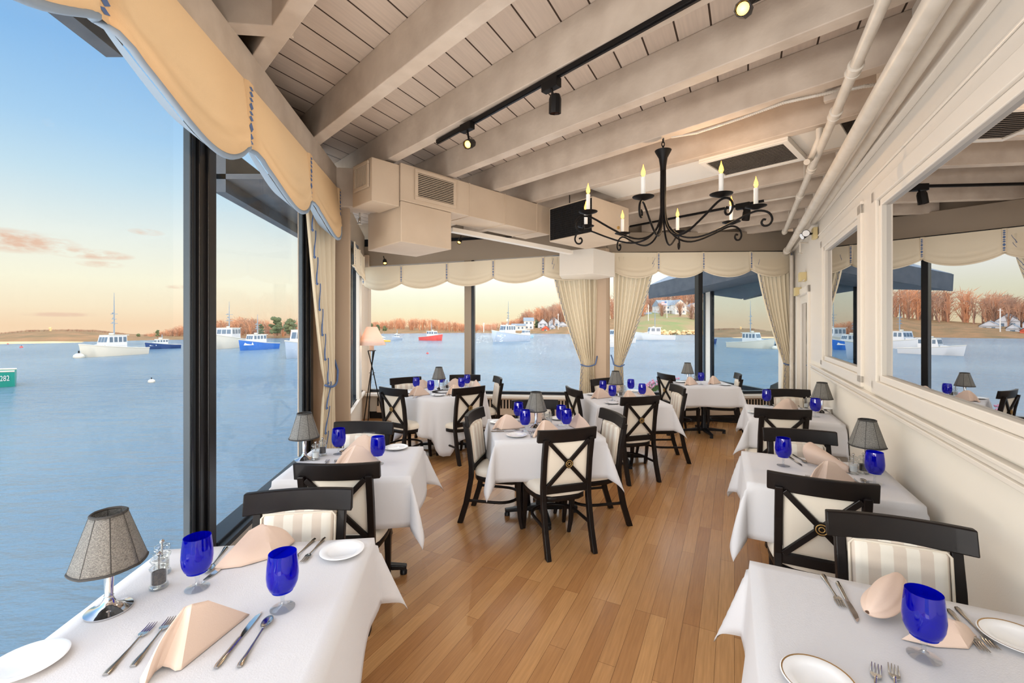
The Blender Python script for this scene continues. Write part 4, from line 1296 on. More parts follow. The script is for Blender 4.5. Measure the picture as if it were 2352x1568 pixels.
spotlight('unlit spotlight hanging from the short track by the chandelier', hit_z(1714,494,3.06), (-.1,.1,-.9), False, 1.3, hit_z(1707,478,3.2))
spotlight('tiny lit spotlight seen under the duct', hit_y(1056,553,7.0), (-.2,-.6,-.7), True, .95, hit_y(1059,541,7.02), False, 8)
spotlight('tiny lit spotlight above the back left window', hit_y(884,601,7.6), (.2,-.6,-.7), True, .95, hit_y(881,588,7.62), False, 8)

# ---------------------------------------------------------------- chandelier
CH = Vector((1.30, 3.82, 0))
ch = thing('chandelier', 'black wrought iron chandelier with eight candle arms', 'chandelier')
MB().lathe([(.0,3.02),(.024,3.02),(.026,3.06),(.036,3.13),(.066,3.185),(.07,3.195),(.0,3.2)], 20, CH).build('canopy', M['iron'], ch, smooth=50)
b = MB()
for k in range(3):
    z = 3.215 + k*.035
    pts = [CH + Vector((.012*math.cos(a)*(k % 2), .012*math.cos(a)*((k+1) % 2), z + .022*math.sin(a))) for a in [i*PI/6 for i in range(13)]]
    b.tube(pts, .004, 5)
b.build('chain', M['iron'], ch)
for i in range(8):
    a = math.radians([-30, 15, 60, 105, 150, 195, 240, 285][i])
    u = Vector((math.sin(a), -math.cos(a), 0))
    b = MB()
    prof = [(.016,3.03),(.018,2.83),(.02,2.66),(.05,2.54),(.13,2.455),(.24,2.425),(.36,2.445),(.52,2.51),(.66,2.575),(.735,2.585),(.79,2.56),(.81,2.51),(.79,2.47),(.755,2.465),(.738,2.49),(.75,2.515),(.768,2.51)]
    sp = []
    for k in range(len(prof)-1):                 # smooth the scroll
        p0 = prof[max(k-1,0)]; p1 = prof[k]; p2 = prof[k+1]; p3 = prof[min(k+2,len(prof)-1)]
        for f in (0, .33, .66):
            sp.append(tuple(.5*((2*p1[q]) + (-p0[q]+p2[q])*f + (2*p0[q]-5*p1[q]+4*p2[q]-p3[q])*f*f + (-p0[q]+3*p1[q]-3*p2[q]+p3[q])*f**3) for q in (0,1)))
    sp.append(prof[-1])
    b.tube([CH + u*r + Vector((0,0,z)) for r, z in sp], .0085, 6)
    arm = b.build('arm', M['iron'], ch, smooth=180)
    c = CH + u*.70 + Vector((0,0,-.025))
    MB().lathe([(.0,2.625),(.02,2.625),(.075,2.645),(.078,2.65),(.02,2.635),(.018,2.655),(.0,2.655)], 20, c).build('drip_pan', M['iron'], arm, smooth=50)
    MB().lathe([(.0,2.65),(.0165,2.65),(.0165,2.79),(.0,2.792)], 14, c).build('candle', M['candle'], arm, smooth=40)
    MB().lathe([(.0,2.792),(.009,2.797),(.0165,2.815),(.014,2.835),(.006,2.858),(.0,2.885)], 12, c).build('flame_bulb', M['flame'], arm, smooth=180)
l = bpy.data.lights.new('candle_glow', 'POINT'); l.energy = 12; l.color = (1,.66,.36); l.shadow_soft_size = 0
lo = bpy.data.objects.new('candle_glow', l); COL.objects.link(lo); lo.parent = ch; lo.location = CH + Vector((0.35,0,2.86))

# ---------------------------------------------------------------- floor lamp
fl = thing('floor_lamp', 'black tripod floor lamp with a pinkish cone shade in the back left corner', 'floor lamp')
fc = Vector((-2.32, 7.35, 0))
MB().lathe([(.225,1.36),(.085,1.66)], 32, fc, cap=False).build('lamp_shade', M['floorshade'], fl, smooth=60, solid=.003)
b = MB()
for k in range(3):
    a = k*2*PI/3 + .5
    d = Vector((math.cos(a), math.sin(a), 0))
    leg = MB().tube([fc + d*.21, fc + d*.02 + Vector((0,0,.93)), fc - d*.06 + Vector((0,0,1.27))], .009, 8)
    leg.build('leg', M['iron'], fl)
MB().lathe([(.0,1.262),(.066,1.262),(.066,1.272),(.0,1.272)], 20, fc).build('top_ring', M['iron'], fl)
MB().lathe([(.0,1.272),(.035,1.272),(.035,1.35),(.015,1.36),(.0,1.36)], 20, fc).build('socket', M['napkin'], fl, smooth=40)
b = MB()
for k in range(3):
    a = k*2*PI/3; d = Vector((math.cos(a), math.sin(a), 0))
    b.tube([fc + d*.012 + Vector((0,0,.86)), fc + d*.03 + Vector((0,0,.91)), fc + d*.055 + Vector((0,0,.90))], .005, 5)
b.build('tie_collar', M['iron'], fl)
l = bpy.data.lights.new('lamp_glow', 'POINT'); l.energy = 4; l.color = (1,.72,.5); l.shadow_soft_size = 0
lo = bpy.data.objects.new('lamp_glow', l); COL.objects.link(lo); lo.parent = fl; lo.location = fc + Vector((0,0,1.5))

# ---------------------------------------------------------------- pipes and small wall fittings
def pipe(label, p, q, r, couplings, extra=None):
    t = thing('sprinkler_pipe', label, 'pipe')
    p, q = Vector(p), Vector(q)
    MB().tube([p, q], r, 14).build('pipe_run', M['pipe'], t, smooth=60)
    d = (q-p).normalized()
    for k in couplings:
        c = p + (q-p)*k
        MB().tube([c-d*.055, c-d*.05, c-d*.032, c-d*.03, c+d*.03, c+d*.032, c+d*.05, c+d*.055], [r*1.02, r*1.35, r*1.35, r*1.18, r*1.18, r*1.35, r*1.35, r*1.02], 14).build('coupling', M['pipe'], t, smooth=40)
    return t
p1, q1 = hit_z(2148,0,2.95), hit_z(1801,587,2.95)
p1 = p1 + (p1-q1)*.25
pipe('thickest white painted sprinkler pipe running along the right wall', p1, q1, .043, [.93])
p2, q2 = hit_z(2030,0,3.16), hit_z(1801,535,3.16)
p2 = p2 + (p2-q2)*.25
tpp = pipe('thin white sprinkler pipe with couplings nearest the ceiling middle', p2, q2, .030, [.285,.37,.54,.68,.98])
p3, q3 = hit_z(2214,0,3.0), hit_z(1868,512,3.0)
p3 = p3 + (p3-q3)*.25
pipe('white pipe tucked behind the thickest pipe at the right wall', p3, q3, .033, [])
b0 = hit_z(1871,345,3.15); 
for (a, c_) in ((.15, p2+(q2-p2)*.22), (.5, p2+(q2-p2)*.62), (.9, p2+(q2-p2)*.88)):
    MB().tube([c_, c_+Vector((0,0,.2)), c_+Vector((.0,0,.40))], .007, 6).build('hanger', M['pipe'], tpp)
sp2 = thing('sprinkler_branch', 'short elbowed white pipe stub beside the ceiling vent', 'pipe')
e0, e1, e2 = hit_z(1882,318,3.2), hit_z(1862,365,3.12), hit_z(1853,372,3.05)
MB().tube([e0+Vector((0,0,.08)), e0, e1, e2], .024, 12).build('pipe_elbow', M['pipe'], sp2, smooth=60)
vp = thing('riser_pipe', 'vertical white pipe in the corner by the right curtain', 'pipe')
MB().tube([(4.86,7.72,.02),(4.86,7.72,2.9)], .032, 12).build('pipe_run', M['pipe'], vp, smooth=60)
jb = thing('junction_box', 'square painted junction box with ribbed conduits under a beam', 'junction box')
jc = hit_z(1915,212,3.31)
MB().bar(jc-BD*.055, jc+BD*.055, .05, .11).build('box_body', M['beam'], jb, bevel=.004)
def ribbed(pts, r):
    b = MB(); b.tube(pts, r, 8)
    tot = 0
    for i in range(len(pts)-1):
        p, q = Vector(pts[i]), Vector(pts[i+1]); n = int((q-p).length/.014)
        for k in range(n):
            c = p+(q-p)*(k/n); d = (q-p).normalized()*.003
            b.tube([c-d, c+d], r*1.22, 8)
    return b
ribbed([jc-BD*.05, hit_z(1872,220,3.29), hit_z(1800,236,3.29), hit_z(1700,272,3.3), hit_z(1600,305,3.3), hit_z(1542,315,3.3)], .010).build('conduit', M['pipe'], jb)
MB().tube([jc-BD*.05+Vector((0,0,.03)), hit_z(1690,255,3.32), hit_z(1560,300,3.33)], .012, 8).build('conduit', M['pipe'], jb)
ribbed([jc+BD*.05, hit_z(1985,198,3.3), hit_z(2050,190,3.3)], .011).build('conduit', M['pipe'], jb)
em = thing('emergency_light', 'twin-headed black emergency lamp on the upper right wall', 'emergency light')
ec = Vector((RX(5.62,-.05), 5.62, 2.85))
wn = Vector((-.894,.447,0)); wt = Vector((.447,.894,0))
MB().box(ec+wn*-.01, (.05,.14,.14), None, math.atan2(wt.y, wt.x)-PI/2).build('housing', M['plastic'], em, bevel=.006)
for s, aim in ((-1, Vector((-.6,-.75,-.3))), (1, Vector((-.9,.1,-.4)))):
    aim = aim.normalized(); c = ec + wn*.09 + wt*.09*s
    MB().tube([ec, c], .009, 6).build('bracket', M['iron'], em)
    MB().tube([c-aim*.05, c-aim*.03, c+aim*.03], [.018,.03,.045], 14).build('lamp_head', M['iron'], em, smooth=40)
    MB().tube([c+aim*.03, c+aim*.034], [.040,.038], 14).build('lens', M['china'], em)
for py, z, lab in ((6.55, 2.40, 'larger ivory plastic sensor box above the far door'), (7.05, 2.22, 'smaller ivory plastic sensor box beside the door head')):
    bx = thing('sensor_box', lab, 'sensor box')
    c = Vector((RX(py,-.05), py, z))
    MB().box(c, (.09,.17,.13), None, math.atan2(wt.y, wt.x)-PI/2).build('housing', M['plastic'], bx, bevel=.006)
    MB().tube([c+Vector((0,0,-.06))-wt*.2, c+Vector((0,0,-.06))+wt*.2], .008, 6).build('wire_conduit', M['pipe'], bx)
sh = thing('fire_sprinkler', 'small metal sprinkler head under the white cross beam by the column', 'sprinkler')
hc = hit_y(826,511,5.0)
MB().lathe([(.0,.06),(.012,.06),(.014,.02),(.010,.0),(.026,-.012),(.03,-.016),(.0,-.02)], 12, hc).build('head', M['steel'], sh, smooth=40)
MB().tube([hc+Vector((0,0,.05)), hc+Vector((0,0,.33))], .012, 8).build('pipe_drop', M['pipe'], sh)
sh = thing('fire_sprinkler', 'small white sprinkler head on the far right wall over the door', 'sprinkler')
hc = hit_y(1838,580,6.35)
MB().lathe([(.0,.05),(.012,.05),(.014,.02),(.010,.0),(.026,-.012),(.03,-.016),(.0,-.02)], 12, hc).build('head', M['pipe'], sh, smooth=40)
MB().tube([hc+Vector((0,0,.04)), hc+Vector((0,0,.14)), Vector((RX(6.35,-.0), 6.35, hc.z+.14))], .012, 8).build('pipe_drop', M['pipe'], sh)
# ---------------------------------------------------------------- outside
WZ = -2.0
def water_mat():
    m = mat('harbour_water', C(60,92,122), .22, spec=.36)
    nt = m.node_tree; N = nt.nodes; L = nt.links; b = N['Principled BSDF']
    v = coords(N, L)
    s = N.new('ShaderNodeMapping'); s.inputs['Scale'].default_value = (.45, 1.1, 1); s.inputs['Rotation'].default_value = (0,0,.25); L.new(v, s.inputs['Vector'])
    n = N.new('ShaderNodeTexNoise'); n.inputs['Scale'].default_value = 1.0; n.inputs['Detail'].default_value = 6; n.inputs['Roughness'].default_value = .62
    L.new(s.outputs[0], n.inputs['Vector'])
    bp = N.new('ShaderNodeBump'); bp.inputs['Strength'].default_value = .8; bp.inputs['Distance'].default_value = .40
    L.new(n.outputs['Fac'], bp.inputs['Height']); L.new(bp.outputs['Normal'], b.inputs['Normal'])
    n2 = N.new('ShaderNodeTexNoise'); n2.inputs['Scale'].default_value = .05; n2.inputs['Detail'].default_value = 3; L.new(v, n2.inputs['Vector'])
    r = N.new('ShaderNodeValToRGB'); r.color_ramp.elements[0].color = C(78,104,124); r.color_ramp.elements[1].color = C(106,128,142)
    r.color_ramp.elements[0].position = .35; r.color_ramp.elements[1].position = .65
    L.new(n2.outputs['Fac'], r.inputs['Fac']); L.new(r.outputs['Color'], b.inputs['Base Color'])
    return m
M['water'] = water_mat()
wat = MB().add([(-420,-60,WZ),(420,-60,WZ),(420,330,WZ),(-215,330,WZ),(-92,122,WZ),(-130,112,WZ),(-420,104,WZ)], [(0,1,2,4,5,6),(2,3,4)]).build('harbour_water', M['water'])
struct(wat)
M['beach'] = mat('sand_beach', C(226,190,140), .9, noise=(.4, C(190,160,118)))
M['marsh'] = mat('autumn_grass', C(150,112,76), .9, noise=(.25, C(112,94,62)))
M['lawn'] = mat('lawn_grass', C(112,126,74), .9, noise=(.12, C(150,122,92)))
M['asphalt'] = mat('pale_road', C(176,176,182), .9)
M['rockm'] = mat('shore_rock', C(120,118,112), .85, noise=(2.2, C(84,82,78)))
M['twig'] = mat('sunset_twigs', C(206,148,110), .9, noise=(.18, C(160,116,92)))  # orange of the low sun is put into the twig colour
M['twig2'] = mat('grey_twigs', C(170,132,108), .9, noise=(.2, C(128,100,86)))
M['ever'] = mat('evergreen', C(96,104,70), .9, noise=(.5, C(64,78,56)))
M['whitehouse'] = mat('white_clapboard', C(198,194,188), .7)
M['greyhouse'] = mat('grey_shingle', C(176,178,184), .8)
M['roofgrey'] = mat('grey_roof', C(128,138,146), .8)
M['redshed'] = mat('red_shed', C(190,92,70), .8)
M['winglass'] = mat('dark_window', C(84,100,116), .2)

def shore(pr, name, m, back=1.6, beach=None):
    """pr: (px, waterline py, crest py); builds a strip of land rising from the waterline"""
    vs, fs = [], []
    rows = [0, .12, .4, 1.0]
    for px, yw, yt in pr:
        f = hit_z(px, yw, WZ)
        zb = CZ + (HZ-yt)/F*f.y*back
        for k in rows:
            s = 1 + (back-1)*k
            z = WZ + (zb-WZ)*(k**.6)*(1 if k else 0)
            vs.append((f.x*s, f.y*s, z - (.15 if k == 0 else 0)))
    n = len(rows)
    for i in range(len(pr)-1):
        for j in range(n-1):
            fs.append((i*n+j, (i+1)*n+j, (i+1)*n+j+1, i*n+j+1))
    b = MB().add(vs, fs)
    o = b.build(name, m, smooth=180, weld='open')
    o['kind'] = 'structure'
    return o
shore([(-1500,790,770),(-700,789,772),(0,786.5,766),(70,786,758),(150,785,756.5),(220,784.5,758),(290,783,766),(330,782,768),(380,781,765),(440,780,762)], 'headland', M['marsh'], 1.35)
shore([(-1500,793,785),(0,790,784.5),(120,788,783.5),(170,787,784),(215,786,785)], 'sand_spit', M['beach'], 1.05)
shore([(380,779,770),(440,778,762),(520,777,760),(600,777,758),(700,776,757),(780,772,756),(830,767,752),(900,766,750),(1000,765,752),(1065,764,754),(1130,765,752),(1195,766,751),(1240,766,747),(1300,767,743),(1360,767,737),(1430,768,729)], 'far_shore', M['marsh'], 1.35)
shore([(1425,769,742),(1460,769,724),(1500,768.5,714),(1560,768,712),(1640,767,712),(1760,768,715),(2000,770,725)], 'lawn_hill', M['lawn'], 1.5)

def twig_tree(b, base, h, w, rnd, n=70, trunk=True):
    bx, by, bz = base
    if trunk:
        b.tube([(bx,by,bz-.5),(bx+rnd.uniform(-.02,.02)*h,by,bz+h*.45),(bx+rnd.uniform(-.05,.05)*h,by,bz+h*.8)], [h*.022,h*.014,h*.005], 4, cap=False)
    for k in range(n):
        t = rnd.uniform(.18, .75)
        a = rnd.uniform(0, 2*PI)
        o = Vector((bx, by, bz+h*t*.9))
        rr = w*.5*math.sqrt(rnd.random())
        hh = t + (1-t)*rnd.uniform(.35, 1.0)
        lim = math.sqrt(max(.05, 1-((hh-.55)/.5)**2)) if hh > .55 else 1
        e = Vector((bx+math.cos(a)*rr*lim, by+math.sin(a)*rr*lim, bz+h*hh))
        d = e-o; s = Vector((d.y, -d.x, 0)); s = s.normalized() if s.length > 1e-6 else Vector((1,0,0))
        wd = h*.012
        b.add([o - s*wd, o + s*wd, e], [(0,1,2)])
        for q in range(2):
            f = rnd.uniform(.45,.85); p = o + d*f
            e2 = p + Vector((rnd.uniform(-1,1), rnd.uniform(-1,1), rnd.uniform(.1,1.1)))*h*.13
            b.add([p + Vector((0,0,-wd*.6)), p + Vector((wd*.5,0,wd*.6)), e2], [(0,1,2)])
def woodland(name, label, samples, n, mats, seed, wfac=.9, sink=2.0):
    """samples: (px, base py, top py, depth factor vs waterline) profile; trees scattered along it"""
    rnd = random.Random(seed)
    b = MB()
    for k in range(n):
        u = rnd.random()*(len(samples)-1); i = int(u); f = u-i
        s0, s1 = samples[i], samples[i+1]
        px = s0[0]+(s1[0]-s0[0])*f; yb = s0[1]+(s1[1]-s0[1])*f; yt = s0[2]+(s1[2]-s0[2])*f
        dist = (s0[3]+(s1[3]-s0[3])*f) * rnd.uniform(.94, 1.1)
        base = hit_y(px, yb, dist)
        h = (yb-yt)/F*dist * rnd.uniform(.82, 1.12)
        base.z -= sink; h += sink
        b.mi = rnd.choice(range(len(mats)))
        twig_tree(b, base, h, h*rnd.uniform(.6, 1.0)*wfac, rnd, 26, sink > 0)
    o = b.build(name, mats, weld='open')
    tag(o, label, 'woodland', kind='stuff')
    return o
woodland('headland_scrub', 'low reddish brown scrub covering the far left headland', [(-200,768,764,118),(0,768,763,118),(70,764,756,118),(150,762,755,118),(220,764,756,118),(290,770,765,118)], 220, [M['twig2']], 3, 2.5, 0)
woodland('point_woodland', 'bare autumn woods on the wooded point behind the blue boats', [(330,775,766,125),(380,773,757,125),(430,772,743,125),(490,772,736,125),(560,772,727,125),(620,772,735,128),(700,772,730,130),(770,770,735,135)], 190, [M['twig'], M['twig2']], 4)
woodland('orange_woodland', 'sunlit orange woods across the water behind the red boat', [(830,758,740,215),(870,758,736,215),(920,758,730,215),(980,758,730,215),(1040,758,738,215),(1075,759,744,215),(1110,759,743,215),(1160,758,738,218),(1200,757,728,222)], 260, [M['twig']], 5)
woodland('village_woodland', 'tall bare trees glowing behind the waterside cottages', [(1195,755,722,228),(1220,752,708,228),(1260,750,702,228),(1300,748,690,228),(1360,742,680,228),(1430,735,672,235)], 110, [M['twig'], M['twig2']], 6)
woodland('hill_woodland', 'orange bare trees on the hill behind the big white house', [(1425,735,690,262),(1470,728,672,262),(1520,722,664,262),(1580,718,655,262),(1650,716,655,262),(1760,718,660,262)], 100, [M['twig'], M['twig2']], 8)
rnd = random.Random(12)
def tree_thing(px, yb, yt, dist, label, mt='twig2', wf=.8, n=120):
    base = hit_y(px, yb, dist); h = (yb-yt)/F*dist
    t = thing('bare_tree', label, 'tree', group='bare trees on the far shore')
    MB().tube([base+Vector((0,0,-.4)), base+Vector((0,0,h*.4)), base+Vector((h*.03,0,h*.75))], [h*.02,h*.014,h*.004], 5).build('trunk', M['twig2'], t)
    b = MB(); twig_tree(b, base, h, h*wf, rnd, n, False); b.build('crown', M[mt], t, weld='open')
def evergreen(px, yb, yt, dist, label, wf=.6):
    base = hit_y(px, yb, dist); h = (yb-yt)/F*dist
    t = thing('evergreen_tree', label, 'tree', group='evergreens on the far shore')
    MB().tube([base+Vector((0,0,-.4)), base+Vector((0,0,h*.5))], [h*.03,h*.02], 5).build('trunk', M['twig2'], t)
    b = MB()
    for k in range(34):
        t_ = rnd.uniform(.22,.92); ww = h*wf*.5*math.sqrt(max(.03, 1-((t_-.45)/.52)**2)); a = rnd.uniform(0,2*PI); q = ww*.75*rnd.random()**.5
        b.ico(base + Vector((math.cos(a)*q, math.sin(a)*q, h*t_)), h*wf*.17, 1, .3, (1,1,.8), rnd)
    b.build('crown', M['ever'], t)
evergreen(632, 772, 727, 120, 'rounded dark evergreen above the right blue boat', .75)
evergreen(600, 772, 742, 118, 'small pointed evergreen left of the rounded one', .5)
evergreen(668, 772, 732, 118, 'broad dark evergreen near the left window edge', .8)
evergreen(362, 775, 757, 112, 'small green bush tree left of the black window post', .6)
evergreen(318, 774, 766, 112, 'tiny green tree at the tip of the headland', 1.1)
evergreen(852, 764, 742, 195, 'tall dark pine left of the orange woods', .6)
evergreen(868, 764, 744, 193, 'second dark pine beside the floor lamp shade', .6)
evergreen(884, 764, 748, 192, 'shorter dark pine right of the lamp shade', .7)
evergreen(1170, 762, 749, 190, 'round shrub left of the white waterside house', 1.0)
evergreen(1233, 758, 733, 215, 'evergreen between the white house and the grey cottages', .5)
tree_thing(691, 772, 738, 116, 'pale bare tree at the edge of the left window', 'twig2', .6)
tree_thing(1562, 735, 688, 205, 'spreading bare tree in front of the big white house', 'twig2', 1.0)
tree_thing(1520, 742, 690, 205, 'slender bare tree left of the big white house', 'twig2', .7)
tree_thing(1588, 752, 694, 195, 'grey leaning tree by the road', 'twig2', .8)
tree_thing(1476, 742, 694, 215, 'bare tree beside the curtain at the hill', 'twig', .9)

def house(label, px, yb, w_px, h_px, roof_px, dist, wallm, roofm, depth=6.0, rz=0.0, wins=3, rows=2, gable_front=False, name='house', porch=False, door=False):
    c = hit_y(px, yb, dist); k = dist/F
    w, h, r = w_px*k, h_px*k, roof_px*k
    t = thing(name, label, 'shed' if name == 'shed' else 'house', c, rz, 'waterside houses')
    MB().box((0, 0, h/2-.5), (w, depth, h+1)).build('wall', wallm, t)
    b = MB(); o = .3
    if gable_front:
        vs = [(-w/2-o,-depth/2-o,h-.05),(0,-depth/2-o,h+r),(w/2+o,-depth/2-o,h-.05),(-w/2-o,depth/2+o,h-.05),(0,depth/2+o,h+r),(w/2+o,depth/2+o,h-.05)]
        b.add(vs, [(0,3,4,1),(1,4,5,2),(0,2,5,3)])
        g = MB().add([(-w/2,-depth/2-.02,h),(0,-depth/2-.02,h+r*.93),(w/2,-depth/2-.02,h)], [(0,2,1)]); g.build('gable', wallm, t)
    else:
        vs = [(-w/2-o,-depth/2-o,h-.05),(-w/2-o,0,h+r),(-w/2-o,depth/2+o,h-.05),(w/2+o,-depth/2-o,h-.05),(w/2+o,0,h+r),(w/2+o,depth/2+o,h-.05)]
        b.add(vs, [(0,3,4,1),(1,4,5,2),(0,2,5,3),(0,1,2),(3,5,4)])
    b.build('roof', roofm, t)
    for j in range(rows):
        for i in range(wins):
            x = (i+.5)/wins*w*.86 - w*.43; z = h*(j+.55)/rows
            f = MB().box((x, -depth/2-.02, z), (w/wins*.36, .06, h/rows*.42)); f.build('window', M['winglass'], t)
    if door: MB().box((w*.12, -depth/2-.03, h*.3), (w*.16, .06, h*.6)).build('door', M['whitehouse'], t)
    if porch:
        b = MB().box((0,-depth/2-.9,h*.42), (w*1.02,1.8,.15))
        for i in range(5): b.box((-w/2+w*i/4,-depth/2-1.7,h*.2), (.15,.15,h*.42))
        b.build('porch', M['whitehouse'], t)
    return t
main_house = house('tall white two-storey house with grey roof on the far waterfront', 1214, 757, 21, 20, 8, 205, M['whitehouse'], M['roofgrey'], 7, 0, 2, 2)
wing_house = house('low pale wing joined to the tall white waterfront house', 1191, 758, 30, 10, 5, 200, M['whitehouse'], M['roofgrey'], 6, 0, 3, 1)
house('grey gabled cottage left of the red shed', 1246, 755, 22, 12, 11, 215, M['greyhouse'], M['roofgrey'], 6, 0, 2, 2, True)
house('grey gabled cottage behind the red shed', 1272, 753, 26, 13, 12, 220, M['greyhouse'], M['roofgrey'], 6, 0, 2, 1, True)
house('small red shed with a white door on the far shore', 1252.5, 762, 17, 8, 7, 190, M['redshed'], M['roofgrey'], 4, 0, 1, 1, True, 'shed', door=True)
house('small grey boat shed right of the red shed', 1268, 761, 14, 10, 7, 195, M['greyhouse'], M['roofgrey'], 4, 0, 1, 1, True, 'shed', door=True)
house('dark-roofed grey cottage at the curtain edge', 1292, 756, 22, 9, 8, 205, M['greyhouse'], M['roofgrey'], 5, 0, 2, 1, True)
hill_house = house('big white hilltop house with porch and a sunlit gabled wing', 1537, 722, 62, 19, 14, 225, M['whitehouse'], M['roofgrey'], 9, .15, 6, 2, False, porch=True)
hill_wing = house('sunlit gabled front wing of the big white hilltop house', 1556, 722, 26, 22, 12, 219, M['whitehouse'], M['roofgrey'], 6, .15, 3, 2, True)
house('white house right of the big hilltop house', 1590, 717, 20, 12, 9, 235, M['whitehouse'], M['roofgrey'], 6, 0, 2, 1, True)
house('long low grey house at the left of the hill', 1477, 728, 34, 7, 4, 225, M['greyhouse'], M['roofgrey'], 6, 0, 3, 1)
def join_wing(a, b):                             # a wing is a part of its house
    bpy.context.view_layer.update()
    for ch in list(b.children):
        m = ch.matrix_world.copy(); ch.parent = a; ch.matrix_parent_inverse = a.matrix_world.inverted(); ch.matrix_world = m
        ch.name = 'wing_' + ch.name.split('.')[0]
    bpy.data.objects.remove(b)
join_wing(main_house, wing_house); join_wing(hill_house, hill_wing)
# road, seawall, railings
b = MB()
rp = [(1452,766),(1500,758),(1535,750),(1580,746),(1640,745)]
vs = []
for px, py in rp:
    q = hit_y(px, py, 172 + (766-py)*1.8)
    vs += [q + Vector((-1,0,.4)), q + Vector((4,0,.4)) + Vector((0, 12, .9))]
b.add(vs, [(2*i, 2*i+2, 2*i+3, 2*i+1) for i in range(len(rp)-1)])
struct(b.build('road', M['asphalt'], weld='open'))
sw = thing('seawall', 'pale boulder seawall at the waterline below the hill', 'seawall')
b = MB(); r2 = random.Random(4)
for k in range(90):
    px = r2.uniform(1515, 1625); q = hit_z(px, 768.3, WZ)*r2.uniform(.985, 1.0)
    b.ico((q.x, q.y, WZ + r2.uniform(0, 1.5)), r2.uniform(.35, .7), 1, .25, (1.3,1,.8), r2)
b.build('boulder_face', M['beach'], sw)
fp_ = thing('flagpole', 'white flagpole with a striped flag in front of the hilltop house', 'flagpole')
q = hit_y(1532, 744, 195)
MB().tube([q, q+Vector((0,0,56/F*195))], [.16,.08], 6).build('pole', M['whitehouse'], fp_)
def flag_mat():
    m = stripe_mat('flag_cloth', C(196,70,80), C(240,232,230), .24, 2); return m
zt = q.z + 52/F*195
b = MB().grid(lambda u, v: (-.2-2.2*u, .1*math.sin(5*u), -1.5*v), 8, 6)
fo = b.build('flag', flag_mat(), fp_); fo.location = (q.x, q.y, zt)
b = MB().add([(-.2,-.06,0),(-1.1,-.06,0),(-1.1,-.06,-.8),(-.2,-.06,-.8)], [(0,1,2,3)])
b.build('canton', M['blue'], fo)
for px, yb, yt, d, lab in ((1489,758,699,185,'utility pole at the curtain edge below the hill'),(1111,763,741,185,'pale mast pole on the far shore left of the white boat'),(1282,762,720,188,'white mast pole among the cottages')):
    pt_ = thing('utility_pole', lab, 'pole', group='poles on the far shore')
    q = hit_y(px, yb, d); MB().tube([q, q+Vector((0,0,(yb-yt)/F*d))], .14, 6).build('pole', M['whitehouse'], pt_)
    MB().tube([q+Vector((-.5,0,(yb-yt)/F*d*.93)), q+Vector((.5,0,(yb-yt)/F*d*.93))], .06, 5).build('crossarm', M['whitehouse'], pt_)
st = thing('street_lamp', 'lit street lamp above the waterfront houses', 'street lamp')
q = hit_y(1165, 757, 192); hh = 22/F*192
MB().tube([q, q+Vector((0,0,hh))], .08, 6).build('pole', M['roofgrey'], st)
MB().ico(q+Vector((0,0,hh)), .45, 2).build('lamp_globe', M['lamp_on'], st)
wt_ = thing('water_tower', 'tiny pale water tower on the left headland', 'tower')
q = hit_y(115.5, 760, 119); MB().lathe([(.28,0),(.28,.55),(.32,.6),(.32,.95),(.0,1.05)], 12, q).build('tank', M['beach'], wt_)

